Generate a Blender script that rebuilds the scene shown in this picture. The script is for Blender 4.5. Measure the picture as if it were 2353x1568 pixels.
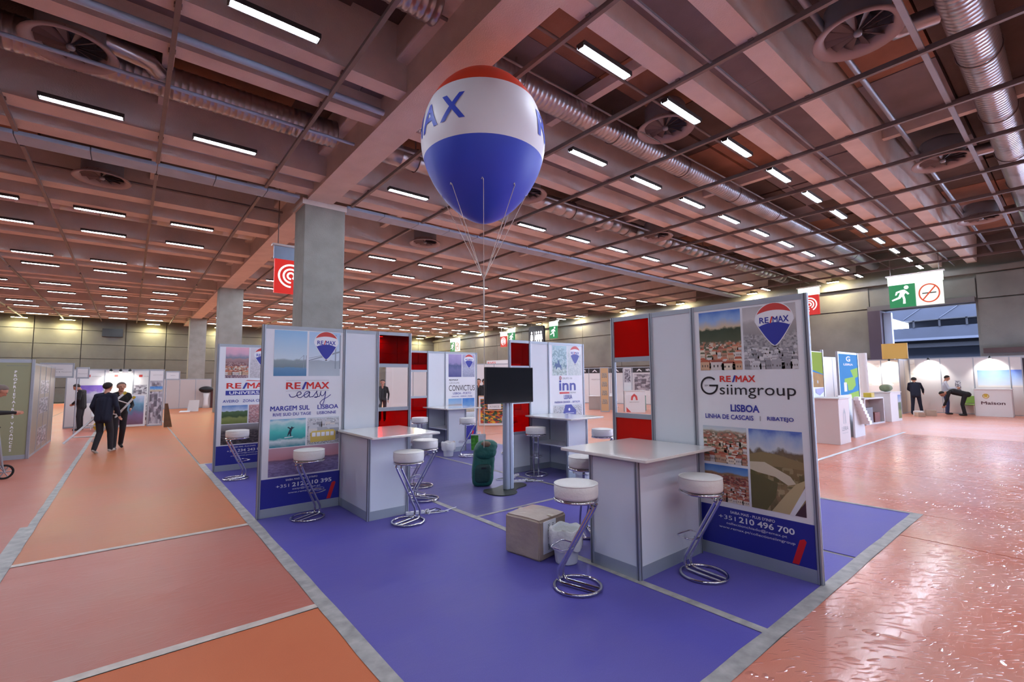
import bpy, bmesh, math, random
from mathutils import Vector, Matrix
C = bpy.context.scene.collection
for o in list(bpy.data.objects): bpy.data.objects.remove(o)
rnd = random.Random(7)
R = math.radians

# ------------------------------------------------------------------ camera, world, exposure
CAMH = 1.74
cam = bpy.data.cameras.new('camera'); camo = bpy.data.objects.new('camera', cam); C.objects.link(camo)
M = Matrix(((0.7742733980, -0.0448151427, -0.6312624716, 0), (-0.6327998454, -0.0675389791, -0.7713642732, 0),
            (-0.0080660229, 0.9967096314, -0.0806526502, CAMH), (0, 0, 0, 1)))
camo.matrix_world = M
cam.sensor_fit = 'HORIZONTAL'; cam.sensor_width = 36; cam.lens = 1072.72 / 2353 * 36
cam.clip_start = .05; cam.clip_end = 400
bpy.context.scene.camera = camo
w = bpy.data.worlds.new('world'); bpy.context.scene.world = w; w.use_nodes = True
w.node_tree.nodes['Background'].inputs[0].default_value = (.62, .72, 1, 1)
w.node_tree.nodes['Background'].inputs[1].default_value = 5.6
vs = bpy.context.scene.view_settings
vs.view_transform = 'Standard'; vs.look = 'None'; vs.exposure = 1.85; vs.gamma = 1; vs.use_curve_mapping = False
LAMP = 46.0      # emission of the fluorescent tubes
cy = bpy.context.scene.cycles
cy.use_denoising = True; cy.max_bounces = 6; cy.diffuse_bounces = 4; cy.glossy_bounces = 3; cy.transmission_bounces = 4
cy.transparent_max_bounces = 8; cy.sample_clamp_indirect = 6; cy.caustics_reflective = False; cy.caustics_refractive = False

# ------------------------------------------------------------------ helpers
class MB:
    def __init__(s): s.v = []; s.f = []; s.m = []; s.sm = []; s.uv = {}
    def add(s, vs_, fs, mi=0, smooth=False):
        b = len(s.v); s.v += [tuple(p) for p in vs_]
        for f in fs: s.f.append(tuple(b + i for i in f)); s.m.append(mi); s.sm.append(smooth)
        return s
    def box(s, a, b, mi=0):
        x0, y0, z0 = a; x1, y1, z1 = b
        return s.add([(x0,y0,z0),(x1,y0,z0),(x1,y1,z0),(x0,y1,z0),(x0,y0,z1),(x1,y0,z1),(x1,y1,z1),(x0,y1,z1)],
              [(0,3,2,1),(4,5,6,7),(0,1,5,4),(1,2,6,5),(2,3,7,6),(3,0,4,7)], mi)
    def bev(s, a, b, r, mi=0, axis=2):
        """box with its edges along axis chamfered and rounded"""
        a = list(a); b = list(b); i, j = [k for k in range(3) if k != axis]
        pts = []
        for cx, cyy, a0 in ((b[i]-r, b[j]-r, 0), (a[i]+r, b[j]-r, 90), (a[i]+r, a[j]+r, 180), (b[i]-r, a[j]+r, 270)):
            for t in (0, 30, 60, 90): pts.append((cx + r*math.cos(R(a0+t)), cyy + r*math.sin(R(a0+t))))
        n = len(pts); V = []
        for e, q in ((0, min(r*.35, .01)), (1, 0), (2, 0), (3, min(r*.35, .01))):
            zz = {0: a[axis], 1: a[axis]+min(r*.35,.01), 2: b[axis]-min(r*.35,.01), 3: b[axis]}[e]
            mx = (a[i]+b[i])/2; my = (a[j]+b[j])/2
            for p in pts:
                c = [0, 0, 0]; k = 1 - (q/max(b[i]-a[i], b[j]-a[j])*2)
                c[i] = mx + (p[0]-mx)*k; c[j] = my + (p[1]-my)*k; c[axis] = zz; V.append(c)
        F = [tuple(range(n))[::-1], tuple(range(3*n, 4*n))]
        for l in range(3):
            for t in range(n): F.append((l*n+t, l*n+(t+1)%n, (l+1)*n+(t+1)%n, (l+1)*n+t))
        return s.add(V, F, mi)
    def tube(s, pts, r, n=8, mi=0, closed=False, cap=True, rs=None):
        P = [Vector(p) for p in pts]; m = len(P); V = []; up = None
        for i, p in enumerate(P):
            if closed: t = P[(i+1) % m] - P[i-1]
            else: t = P[min(i+1, m-1)] - P[max(i-1, 0)]
            t.normalize()
            if up is None: up = Vector((0,0,1)) if abs(t.z) < .9 else Vector((1,0,0))
            u = (up - t*up.dot(t)).normalized(); up = u; q = t.cross(u); rr = rs[i] if rs else r
            for k in range(n):
                a = 2*math.pi*k/n; V.append(p + (u*math.cos(a) + q*math.sin(a))*rr)
        F = []
        for i in range(m if closed else m-1):
            for k in range(n):
                a, b = i*n, ((i+1) % m)*n; F.append((a+k, a+(k+1)%n, b+(k+1)%n, b+k))
        s.add(V, F, mi, True)
        if cap and not closed: s.add(V[:n], [tuple(range(n))[::-1]], mi); s.add(V[-n:], [tuple(range(n))], mi)
        return s
    def lathe(s, prof, n=24, mi=0, c=(0,0,0), smooth=True, mats=None):
        V = []
        for r, z in prof:
            for k in range(n): a = 2*math.pi*k/n; V.append((c[0]+r*math.cos(a), c[1]+r*math.sin(a), c[2]+z))
        b = len(s.v); s.v += V
        for i in range(len(prof)-1):
            for k in range(n):
                s.f.append((b+i*n+k, b+i*n+(k+1)%n, b+(i+1)*n+(k+1)%n, b+(i+1)*n+k)); s.m.append(mats[i] if mats else mi); s.sm.append(smooth)
        return s
    def prism(s, poly, y0, y1, mi=0):
        """polygon in XZ extruded along Y"""
        n = len(poly); V = [(x, y0, z) for x, z in poly] + [(x, y1, z) for x, z in poly]
        F = [tuple(range(n)), tuple(range(2*n-1, n-1, -1))] + [(i, n+i, n+(i+1)%n, (i+1)%n) for i in range(n)]
        return s.add(V, F, mi)
    def prismz(s, poly, z0, z1, mi=0):
        n = len(poly); V = [(x, y, z0) for x, y in poly] + [(x, y, z1) for x, y in poly]
        F = [tuple(range(n))[::-1], tuple(range(n, 2*n))] + [(i, (i+1)%n, n+(i+1)%n, n+i) for i in range(n)]
        return s.add(V, F, mi)
    def mesh(s, name, mats):
        me = bpy.data.meshes.new(name); me.from_pydata(s.v, [], s.f)
        for m in (mats if isinstance(mats, (list, tuple)) else [mats]): me.materials.append(m)
        me.polygons.foreach_set('material_index', s.m); me.polygons.foreach_set('use_smooth', s.sm); me.update()
        return me
    def obj(s, name, mats, parent=None, loc=None, rz=0):
        o = bpy.data.objects.new(name, s.mesh(name, mats)); C.objects.link(o)
        if parent: o.parent = parent
        if loc: o.location = loc
        if rz: o.rotation_euler = (0, 0, rz)
        return o
def tag(o, label=None, cat=None, group=None, kind=None):
    if label: o['label'] = label
    if cat: o['category'] = cat
    if group: o['group'] = group
    if kind: o['kind'] = kind
    return o
def empty(name, loc=(0,0,0), rz=0, label=None, cat=None, group=None, kind=None):
    o = bpy.data.objects.new(name, None); C.objects.link(o); o.location = loc; o.rotation_euler = (0,0,rz); o.empty_display_size = .1
    return tag(o, label, cat, group, kind)
KIDS = {}
def copy_tree(o, parent=None):
    c = o.copy(); C.objects.link(c)
    if parent: c.parent = parent
    for ch in o.children: copy_tree(ch, c)
    return c
def copies(src, loc, rz, label, group=None):
    c = copy_tree(src); c.location = loc; c.rotation_euler = (0,0,rz); c['label'] = label
    if group: c['group'] = group
    return c
def srgb(*c):
    return tuple((x/255/12.92 if x/255 <= .04045 else ((x/255+.055)/1.055)**2.4) for x in c) + (1,)

# ------------------------------------------------------------------ materials
def newmat(name):
    m = bpy.data.materials.new(name); m.use_nodes = True; nt = m.node_tree; b = nt.nodes['Principled BSDF']; return m, nt, b
def mat(name, col, rough=.5, metal=0, var=0, scale=8, bump=0, bscale=None, coat=0, croat=.1, emit=0, spec=.5, stretch=None, detail=4):
    m, nt, b = newmat(name); c = srgb(*col)
    b.inputs['Base Color'].default_value = c; b.inputs['Roughness'].default_value = rough; b.inputs['Metallic'].default_value = metal
    b.inputs['Coat Weight'].default_value = coat; b.inputs['Coat Roughness'].default_value = croat
    b.inputs['Specular IOR Level'].default_value = spec
    if emit: b.inputs['Emission Color'].default_value = c; b.inputs['Emission Strength'].default_value = emit
    if var or bump:
        tc = nt.nodes.new('ShaderNodeTexCoord'); mp = nt.nodes.new('ShaderNodeMapping'); nt.links.new(tc.outputs['Object'], mp.inputs[0])
        if stretch: mp.inputs['Scale'].default_value = stretch
    if var:
        n = nt.nodes.new('ShaderNodeTexNoise'); n.inputs['Scale'].default_value = scale; n.inputs['Detail'].default_value = detail
        r = nt.nodes.new('ShaderNodeMapRange'); r.inputs['From Min'].default_value = .3; r.inputs['From Max'].default_value = .7
        r.inputs['To Min'].default_value = 1-var; r.inputs['To Max'].default_value = 1+var
        mx = nt.nodes.new('ShaderNodeVectorMath'); mx.operation = 'SCALE'; mx.inputs[0].default_value = c[:3]
        nt.links.new(mp.outputs[0], n.inputs['Vector']); nt.links.new(n.outputs['Fac'], r.inputs['Value'])
        nt.links.new(r.outputs[0], mx.inputs['Scale']); nt.links.new(mx.outputs[0], b.inputs['Base Color'])
    if bump:
        n2 = nt.nodes.new('ShaderNodeTexNoise'); n2.inputs['Scale'].default_value = bscale or scale*4; n2.inputs['Detail'].default_value = 3
        bp = nt.nodes.new('ShaderNodeBump'); bp.inputs['Strength'].default_value = bump; bp.inputs['Distance'].default_value = .02
        nt.links.new(mp.outputs[0], n2.inputs['Vector']); nt.links.new(n2.outputs['Fac'], bp.inputs['Height']); nt.links.new(bp.outputs[0], b.inputs['Normal'])
    return m
def emis(name, col, s):
    m, nt, b = newmat(name); b.inputs['Base Color'].default_value = (0,0,0,1); b.inputs['Emission Color'].default_value = srgb(*col)
    b.inputs['Emission Strength'].default_value = s; return m
def film(name, col, var=.10, coat=.6, cro=.22, wr=.35, wscale=7, tint=None, glint=False):
    """carpet under a protective plastic film: matt pile, glossy wrinkled coat"""
    m, nt, b = newmat(name); c = srgb(*col); N = nt.nodes.new; L = nt.links.new
    tc = N('ShaderNodeTexCoord')
    n = N('ShaderNodeTexNoise'); n.inputs['Scale'].default_value = .9; n.inputs['Detail'].default_value = 5; L(tc.outputs['Object'], n.inputs['Vector'])
    mx = N('ShaderNodeMix'); mx.data_type = 'RGBA'; mx.inputs['A'].default_value = c
    mx.inputs['B'].default_value = srgb(*(tint or [min(255, k*1.1) for k in col]))
    r = N('ShaderNodeMapRange'); r.inputs['From Min'].default_value = .38; r.inputs['From Max'].default_value = .62; L(n.outputs['Fac'], r.inputs['Value']); L(r.outputs[0], mx.inputs['Factor'])
    g = N('ShaderNodeTexNoise'); g.inputs['Scale'].default_value = 160; g.inputs['Detail'].default_value = 2; L(tc.outputs['Object'], g.inputs['Vector'])
    gr = N('ShaderNodeMapRange'); gr.inputs['To Min'].default_value = 1-var; gr.inputs['To Max'].default_value = 1+var; L(g.outputs['Fac'], gr.inputs['Value'])
    sc = N('ShaderNodeVectorMath'); sc.operation = 'SCALE'; L(mx.outputs['Result'], sc.inputs[0]); L(gr.outputs[0], sc.inputs['Scale']); L(sc.outputs[0], b.inputs['Base Color'])
    b.inputs['Roughness'].default_value = .8; b.inputs['Specular IOR Level'].default_value = .2
    b.inputs['Coat Weight'].default_value = coat; b.inputs['Coat Roughness'].default_value = cro
    if wr:
        # long folds across the film and small crumples, each warped
        wn = N('ShaderNodeTexNoise'); wn.inputs['Scale'].default_value = wscale; wn.inputs['Detail'].default_value = 4; wn.inputs['Distortion'].default_value = 1.6
        mp = N('ShaderNodeMapping'); mp.inputs['Rotation'].default_value = (0, 0, .9); mp.inputs['Scale'].default_value = (.4, 1.5, 1)
        L(tc.outputs['Object'], mp.inputs[0]); L(mp.outputs[0], wn.inputs['Vector'])
        ab = N('ShaderNodeMath'); ab.operation = 'SUBTRACT'; ab.inputs[1].default_value = .5; L(wn.outputs['Fac'], ab.inputs[0])
        a2 = N('ShaderNodeMath'); a2.operation = 'ABSOLUTE'; L(ab.outputs[0], a2.inputs[0])
        a3 = N('ShaderNodeMapRange'); a3.inputs['From Max'].default_value = .03 if glint else .06; a3.inputs['To Min'].default_value = 1; a3.inputs['To Max'].default_value = 0; L(a2.outputs[0], a3.inputs['Value'])
        bp = N('ShaderNodeBump'); bp.inputs['Strength'].default_value = wr; bp.inputs['Distance'].default_value = .03 if glint else .012
        hh = a3.outputs[0]
        if glint:
            # short creases: stretched cells, only some of them raised
            m2 = N('ShaderNodeMapping'); m2.inputs['Rotation'].default_value = (0, 0, .68); L(tc.outputs['Object'], m2.inputs[0])
            ds = N('ShaderNodeTexNoise'); ds.inputs['Scale'].default_value = 3; L(m2.outputs[0], ds.inputs['Vector'])
            ad = N('ShaderNodeVectorMath'); ad.operation = 'MULTIPLY_ADD'; ad.inputs[1].default_value = (.25, .25, 0); L(ds.outputs['Color'], ad.inputs[0]); L(m2.outputs[0], ad.inputs[2])
            m3 = N('ShaderNodeMapping'); m3.inputs['Scale'].default_value = (8, 34, 1); L(ad.outputs[0], m3.inputs[0])
            vo = N('ShaderNodeTexVoronoi'); vo.voronoi_dimensions = '2D'; vo.inputs['Scale'].default_value = 1; L(m3.outputs[0], vo.inputs['Vector'])
            s1 = N('ShaderNodeMapRange'); s1.inputs['From Max'].default_value = .38; s1.inputs['To Min'].default_value = 1; s1.inputs['To Max'].default_value = 0; s1.interpolation_type = 'SMOOTHSTEP'; L(vo.outputs['Distance'], s1.inputs['Value'])
            sc2 = N('ShaderNodeSeparateColor'); L(vo.outputs['Color'], sc2.inputs[0])
            g2_ = N('ShaderNodeMath'); g2_.operation = 'GREATER_THAN'; g2_.inputs[1].default_value = .38; L(sc2.outputs[0], g2_.inputs[0])
            mk = N('ShaderNodeTexNoise'); mk.inputs['Scale'].default_value = 1.1; mk.inputs['Detail'].default_value = 2; L(tc.outputs['Object'], mk.inputs['Vector'])
            mr = N('ShaderNodeMapRange'); mr.inputs['From Min'].default_value = .36; mr.inputs['From Max'].default_value = .54; mr.inputs['To Min'].default_value = .1; L(mk.outputs['Fac'], mr.inputs['Value'])
            mu = N('ShaderNodeMath'); mu.operation = 'MULTIPLY'; L(s1.outputs[0], mu.inputs[0]); L(g2_.outputs[0], mu.inputs[1])
            mv = N('ShaderNodeMath'); mv.operation = 'MULTIPLY'; L(mu.outputs[0], mv.inputs[0]); L(mr.outputs[0], mv.inputs[1])
            bl = N('ShaderNodeMath'); bl.operation = 'MULTIPLY_ADD'; bl.inputs[1].default_value = .010; L(hh, bl.inputs[0]); L(mv.outputs[0], bl.inputs[2]); hh = bl.outputs[0]
        L(hh, bp.inputs['Height']); L(bp.outputs[0], b.inputs['Coat Normal'])
    return m
def photo(name, stops, hor=.6, cells=9, palette=None, amt=.8, warp=.06, sx=1.0):
    """a printed landscape: bands of sky and ground over UV, cells of building colours below the horizon"""
    m, nt, b = newmat(name); N = nt.nodes.new; L = nt.links.new
    tc = N('ShaderNodeTexCoord'); sp = N('ShaderNodeSeparateXYZ'); L(tc.outputs['UV'], sp.inputs[0])
    n = N('ShaderNodeTexNoise'); n.inputs['Scale'].default_value = 4; n.inputs['Detail'].default_value = 5; L(tc.outputs['UV'], n.inputs['Vector'])
    a = N('ShaderNodeMath'); a.operation = 'MULTIPLY_ADD'; a.inputs[1].default_value = warp; L(n.outputs['Fac'], a.inputs[0]); L(sp.outputs['Y'], a.inputs[2])
    cells *= 2.2
    s0 = N('ShaderNodeMath'); s0.operation = 'SUBTRACT'; s0.inputs[1].default_value = warp*.5; L(a.outputs[0], s0.inputs[0])
    cr = N('ShaderNodeValToRGB'); L(s0.outputs[0], cr.inputs[0]); el = cr.color_ramp.elements
    while len(el) > 1: el.remove(el[0])
    el[0].position = stops[0][0]; el[0].color = srgb(*stops[0][1])
    for p, c in stops[1:]: e = el.new(p); e.color = srgb(*c)
    out = cr.outputs[0]
    if palette:
        vo = N('ShaderNodeTexVoronoi'); vo.inputs['Scale'].default_value = cells; mp = N('ShaderNodeMapping'); mp.inputs['Scale'].default_value = (sx, 1.5, 1)
        L(tc.outputs['UV'], mp.inputs[0]); L(mp.outputs[0], vo.inputs['Vector']); vo.inputs['Randomness'].default_value = .8
        try: vo.distance = 'CHEBYCHEV'
        except Exception: pass
        s2 = N('ShaderNodeSeparateColor'); L(vo.outputs['Color'], s2.inputs[0])
        pr = N('ShaderNodeValToRGB'); pr.color_ramp.interpolation = 'CONSTANT'; L(s2.outputs[0], pr.inputs[0]); pe = pr.color_ramp.elements
        while len(pe) > 1: pe.remove(pe[0])
        pe[0].position = 0; pe[0].color = srgb(*palette[0])
        for i, c in enumerate(palette[1:]): e = pe.new((i+1)/len(palette)); e.color = srgb(*c)
        mk = N('ShaderNodeMapRange'); mk.inputs['From Min'].default_value = hor-.03; mk.inputs['From Max'].default_value = hor+.03
        mk.inputs['To Min'].default_value = amt; mk.inputs['To Max'].default_value = 0; L(s0.outputs[0], mk.inputs['Value'])
        mx = N('ShaderNodeMix'); mx.data_type = 'RGBA'; L(mk.outputs[0], mx.inputs['Factor']); L(out, mx.inputs['A']); L(pr.outputs[0], mx.inputs['B']); out = mx.outputs['Result']
    L(out, b.inputs['Base Color']); b.inputs['Roughness'].default_value = .35
    return m
alu = mat('aluminium', (168,174,184), .42, .55, var=.05, scale=3)
aluD = mat('aluminium_groove', (92,95,106), .5, .4)
alur = mat('aluminium_rail', (170,178,188), .45, .35)
white = mat('white_laminate', (222,226,234), .28, var=.015, scale=2)
whiteM = mat('white_matt', (225,226,228), .7)
tabletop = mat('tabletop_laminate', (226,222,216), .14, var=.015, scale=2, coat=.3)
leather = mat('white_leatherette', (232,229,224), .42, bump=.15, bscale=60)
chrome = mat('chrome', (215,215,220), .08, 1)
navy = mat('print_navy', (42,48,150), .4)
navyT = mat('print_blue', (55,62,160), .4)
redT = mat('print_red', (214,48,44), .4)
redM = mat('print_red_slash', (215,36,40), .4)
pwhite = mat('poster_paper', (232,234,240), .35)
pw2 = mat('print_white', (240,240,245), .4)
black = mat('print_black', (40,38,44), .4)
greyT = mat('print_grey', (150,150,155), .5)
darkp = mat('black_plastic', (22,22,26), .35)
screen = mat('screen_glass', (16,17,24), .12, coat=.4)
conc = mat('concrete', (150,143,136), .85, var=.10, scale=1.3, bump=.25, bscale=30, detail=8)
concB = mat('beam_concrete', (216,210,206), .9, var=.07, scale=2, bump=.3, bscale=40)
colm = mat('column_concrete', (139,139,134), .85, var=.12, scale=2.2, bump=.3, bscale=25, detail=9)
steel = mat('galvanised_rail', (124,116,116), .5, .3, var=.08, scale=4)
steelL = mat('light_steel', (150,160,172), .45, .4, var=.06, scale=3)
blueg = mat('blue_grey_tray', (160,184,212), .5, .25, var=.08, scale=2)
duct = mat('spiral_duct', (176,176,182), .3, .85)
brown = mat('wood_wool_panel', (92,80,74), .95, var=.25, scale=1.2, bump=.4, bscale=40)
brown2 = mat('wood_wool_panel_orange', (150,112,92), .95, var=.2, scale=1.2, bump=.4, bscale=40)
brown3 = mat('grey_soffit_panel', (128,124,130), .9, var=.15, scale=1.0, bump=.2, bscale=40)
tubeM = emis('lit_tube', (228,238,255), LAMP)
kraft = mat('kraft_board', (176,156,140), .6, var=.08, scale=5, coat=.5, croat=.25, bump=.3, bscale=14)
tapeM = mat('grey_floor_tape', (164,160,156), .6, var=.25, scale=9, detail=6)
tapeW = mat('pale_floor_tape', (205,190,178), .6, var=.15, scale=9)
skin = mat('skin', (196,140,116), .55)
jacketN = mat('navy_cloth', (24,28,48), .85, bump=.2, bscale=30)
clothB = mat('black_cloth', (28,26,30), .85, bump=.2, bscale=30)
trouser = mat('dark_trousers', (38,36,42), .85, bump=.2, bscale=30)
jeans = mat('blue_jeans', (58,72,112), .85, bump=.2, bscale=30)
shirtW = mat('pale_shirt', (205,208,220), .8, bump=.2, bscale=30)
shirtG = mat('grey_shirt', (128,130,138), .8, bump=.2, bscale=30)
hairD = mat('dark_hair', (34,26,24), .7, bump=.4, bscale=80)
hairG = mat('grey_hair', (118,104,96), .7, bump=.4, bscale=80)
shoeW = mat('pale_shoe', (190,188,182), .6)
shoeD = mat('dark_shoe', (34,30,30), .5)
eyeM = mat('eye_dark', (30,22,20), .3)
green = mat('green_nylon', (32,92,82), .6, var=.18, scale=6, bump=.5, bscale=18)
greenD = mat('dark_green_nylon', (20,58,56), .6, var=.15, scale=6, bump=.4, bscale=18)
patch = mat('brown_patch', (108,86,66), .7, var=.2, scale=12)
yellow = mat('yellow_plastic', (205,178,60), .5)
rubber = mat('rubber', (28,28,30), .8)
orangeW = mat('orange_wood', (206,150,110), .55, var=.06, scale=4)
def acrylic(name, col, tr):
    m, nt, b = newmat(name); N = nt.nodes.new; L = nt.links.new; out = nt.nodes['Material Output']
    b.inputs['Base Color'].default_value = srgb(*col); b.inputs['Roughness'].default_value = .12; b.inputs['Coat Weight'].default_value = .5; b.inputs['Coat Roughness'].default_value = .04
    t = N('ShaderNodeBsdfTransparent'); t.inputs[0].default_value = srgb(235, 32, 30); mx = N('ShaderNodeMixShader'); mx.inputs[0].default_value = tr
    L(b.outputs[0], mx.inputs[1]); L(t.outputs[0], mx.inputs[2]); L(mx.outputs[0], out.inputs['Surface']); return m
redA = acrylic('red_acrylic', (205,18,14), .35)
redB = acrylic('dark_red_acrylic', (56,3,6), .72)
def glassy(name, tr=.93):
    m, nt, b = newmat(name); N = nt.nodes.new; L = nt.links.new; out = nt.nodes['Material Output']
    g = N('ShaderNodeBsdfGlossy'); g.inputs['Roughness'].default_value = .03; t = N('ShaderNodeBsdfTransparent'); mx = N('ShaderNodeMixShader'); mx.inputs[0].default_value = tr
    L(g.outputs[0], mx.inputs[1]); L(t.outputs[0], mx.inputs[2]); L(mx.outputs[0], out.inputs['Surface']); return m
clearA = glassy('clear_acrylic')

# ------------------------------------------------------------------ the floor
floor = MB().box((-32,-18,-.3), (36,60,-.008)).obj('floor', mat('slab_concrete', (150,144,138), .7, var=.15, scale=3)); tag(floor, kind='structure')
orange = film('orange_carpet', (204,110,72), coat=.12, cro=.45, wr=.0, tint=(208,116,76))
orangeS = film('orange_carpet_satin', (196,112,70), coat=.35, cro=.38, wr=.12, wscale=3, tint=(190,116,72))
pinkF = film('orange_carpet_film', (186,104,86), coat=.4, cro=.36, wr=.2, wscale=4, tint=(184,112,96))
filmR = film('orange_carpet_shiny_film', (214,124,98), coat=1.0, cro=.15, wr=1.0, wscale=7, tint=(218,146,126), glint=True)  # base colour and tint paled to carry the film's whitish haze
filmF = film('orange_carpet_far_film', (210,132,106), coat=.8, cro=.27, wr=.5, wscale=6, tint=(208,140,120))  # whitish haze is mixed into this base colour too
blueC = film('blue_carpet', (90,84,170), coat=.3, cro=.33, wr=.06, wscale=3, tint=(98,90,166), var=.18)
blueC2 = film('blue_carpet_inner', (92,88,152), coat=.5, cro=.3, wr=.12, wscale=3, tint=(98,92,148), var=.18)
def sheet(x0, y0, x1, y1, m, z=0, nm='carpet_sheet'):
    MB().box((x0, y0, -.006), (x1, y1, z)).obj(nm, m, floor)
def strip(x0, y0, x1, y1, m=tapeM, z=.004, wob=.006):
    """a strip of floor tape with slightly uneven edges"""
    L_ = max(abs(x1-x0), abs(y1-y0)); n = max(2, int(L_/.35)); lng = abs(x1-x0) > abs(y1-y0)
    a = []; b = []
    for i in range(n+1):
        t = i/n
        if lng: x = x0+(x1-x0)*t; a.append((x, y0+rnd.uniform(-wob, wob))); b.append((x, y1+rnd.uniform(-wob, wob)))
        else: y = y0+(y1-y0)*t; a.append((x0+rnd.uniform(-wob, wob), y)); b.append((x1+rnd.uniform(-wob, wob), y))
    mb = MB()
    V = [(p[0], p[1], z) for p in a] + [(p[0], p[1], z) for p in b] + [(p[0], p[1], 0) for p in a] + [(p[0], p[1], 0) for p in b]; k = n+1
    for i in range(n):
        f = (i, i+1, k+i+1, k+i) if lng else (i, k+i, k+i+1, i+1)
        mb.add([V[j] for j in f], [(0,1,2,3)])
    mb.add([V[0], V[n], V[k+n], V[k]] , []) 
    mb.obj('seam_tape', m, floor)
sheet(-.79, -3, 1.20, 3.84, orange); sheet(-.79, 3.92, 1.20, 6.52, pinkF); sheet(-.79, 6.60, 1.20, 34, orangeS)
sheet(-2.9, -3, -.87, 12, pinkF); sheet(-2.9, 12, -.87, 40, pinkF); sheet(-12, -3, -2.95, 53, pinkF)
sheet(-.79, 34, 1.20, 53, orangeS)
sheet(1.24, 11.92, 5.2, 53, orangeS); sheet(5.2, 11.92, 12, 53, filmF); sheet(12, 3.66, 30.5, 53, filmF); sheet(7.78, 3.66, 12, 11.9, filmF)
sheet(18.02, -12, 30.5, 3.66, filmF)
for x0, x1, y1 in ((1.30, 6.60, 1.40), (6.62, 7.77, 1.40), (7.78, 10.70, 3.60), (10.72, 14.8, 3.60), (14.82, 18, 3.60)): sheet(x0, -12, x1, y1, filmR)
for x0, x1 in ((1.30, 3.42), (3.50, 5.44), (5.50, 7.72)):
    for j, (y0, y1) in enumerate(((1.50, 11.84),) if x0 < 2 else ((1.50, 4.97), (5.01, 11.84)) if x0 < 4 else ((1.50, 2.52), (2.53, 4.97), (5.01, 11.84))):
        sheet(x0, y0, x1, y1, blueC if (y0 < 4 or x0 < 2) else blueC2)
strip(1.20, -3, 1.31, 11.9); strip(1.28, 1.40, 7.78, 1.51); strip(3.42, 1.5, 3.50, 11.8, z=.003); strip(5.445, 4.97, 5.50, 11.8, z=.003)
strip(3.5, 4.965, 5.46, 5.015, z=.0035); strip(7.72, 1.5, 7.78, 11.9); strip(1.3, 11.84, 7.7, 11.92)
strip(-.87, 6.7, -.79, 22, tapeM); strip(-.93, 6.3, -.79, 8.2, tapeM, z=.005); strip(-.79, 3.84, 1.20, 3.92, tapeW); strip(-.79, 6.52, 1.20, 6.60, tapeW)
strip(-.87, -3, -.79, 6.3, tapeM); strip(10.8, 3.59, 18.6, 3.67, whiteM); strip(1.2, 18, 1.24, 40, tapeM)

# ------------------------------------------------------------------ hall shell
XW, YB, ZT = 31.0, 54.0, 7.25
ceiling = MB().box((-32,-18,8.3), (36,60,8.5)).obj('ceiling', brown); tag(ceiling, kind='structure')
pairs = [(-6.6,-5.2), (-1.9,-.5), (2.88,4.12), (7.68,8.85), (12.3,13.4), (17.15,18.75), (22.3,23.7), (27.3,28.6), (32.2,33.5), (36.3,37.0+.2), (41.2,42.1), (46.2,47.4), (50.3,51.7)]
for i, (a, b) in enumerate(pairs):
    wd = .34 if a < 10 else (.5 if a < 25 else .45)
    for y in (a, b):
        for x0, x1 in ((-30, 3.78), (4.52, XW)):
            MB().prism([(0,0),(1,0),(1,1),(0,1)], 0, 0) if False else None
            m = MB(); V = []
            for x in (x0, x1): V += [(x, y, 7.1), (x, y+wd, 7.1), (x, y+wd+.06, 8.3), (x, y-.06, 8.3)]
            m.add(V, [(0,3,2,1),(4,5,6,7),(0,1,5,4),(1,2,6,5),(2,3,7,6),(3,0,4,7)])
            m.obj('ceiling_rib', concB, ceiling)
    # plates between the two ribs, one panel at a time
    for x0, x1 in ((-30, 3.78), (4.52, XW)):
        x = x0
        while x < x1-.1:
            xe = min(x+2.38*2, x1)
            MB().box((x+.01, a+wd, 7.5+rnd.uniform(0,.03)), (xe-.01, b, 7.6)).obj('soffit_panel', brown3, ceiling); x = xe
# wood wool panels in the open bays
for i in range(len(pairs)-1):
    y0 = pairs[i][1]+.6; y1 = pairs[i+1][0]-.1
    if y1 > 30: break
    for k in range(-9, 13):
        x0 = .3+2.38*k
        if x0 > XW-2.4 or abs(x0-3) < 1: continue
        for jj in range(2):
            yy0 = y0+(y1-y0)*jj/2; yy1 = y0+(y1-y0)*(jj+1)/2
            MB().box((x0+.02, yy0+.02, 8.12+rnd.uniform(-.03,.05)), (x0+2.36, yy1-.02, 8.29)).obj('ceiling_panel', rnd.choice([brown, brown, brown2, brown3]), ceiling)
# cross girders above the ribs' ends, girt blocks
for k in range(-3, 3):
    x = .3+7.14*k
    for i in range(0, 5):
        if abs(x-4) < 1.2: continue
        y0 = pairs[i][1]+.5; y1 = pairs[i+1][0]
        MB().box((x-.09, y0, 7.72), (x+.09, y1, 7.95)).obj('cross_tie', concB, ceiling)
# the big girder and its columns
girder = MB().box((3.78,-16,7.0), (4.5,YB,8.35)).bev((3.55,-16,7.62), (4.75,YB,8.3), .05, axis=1).obj('ceiling_beam', concB); tag(girder, kind='structure')
for i, y in enumerate((14.0, 30.4, 46.9)):
    c = MB().bev((3.72, y, 0), (4.9, y+1.0, 7.02), .03).obj('column_%d' % (i+1) if i else 'column', colm); tag(c, kind='structure')
    if i == 0: MB().box((3.66, y-.02, 6.86), (4.94, y+1.06, 7.04)).obj('column_cap', concB, c)
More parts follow.
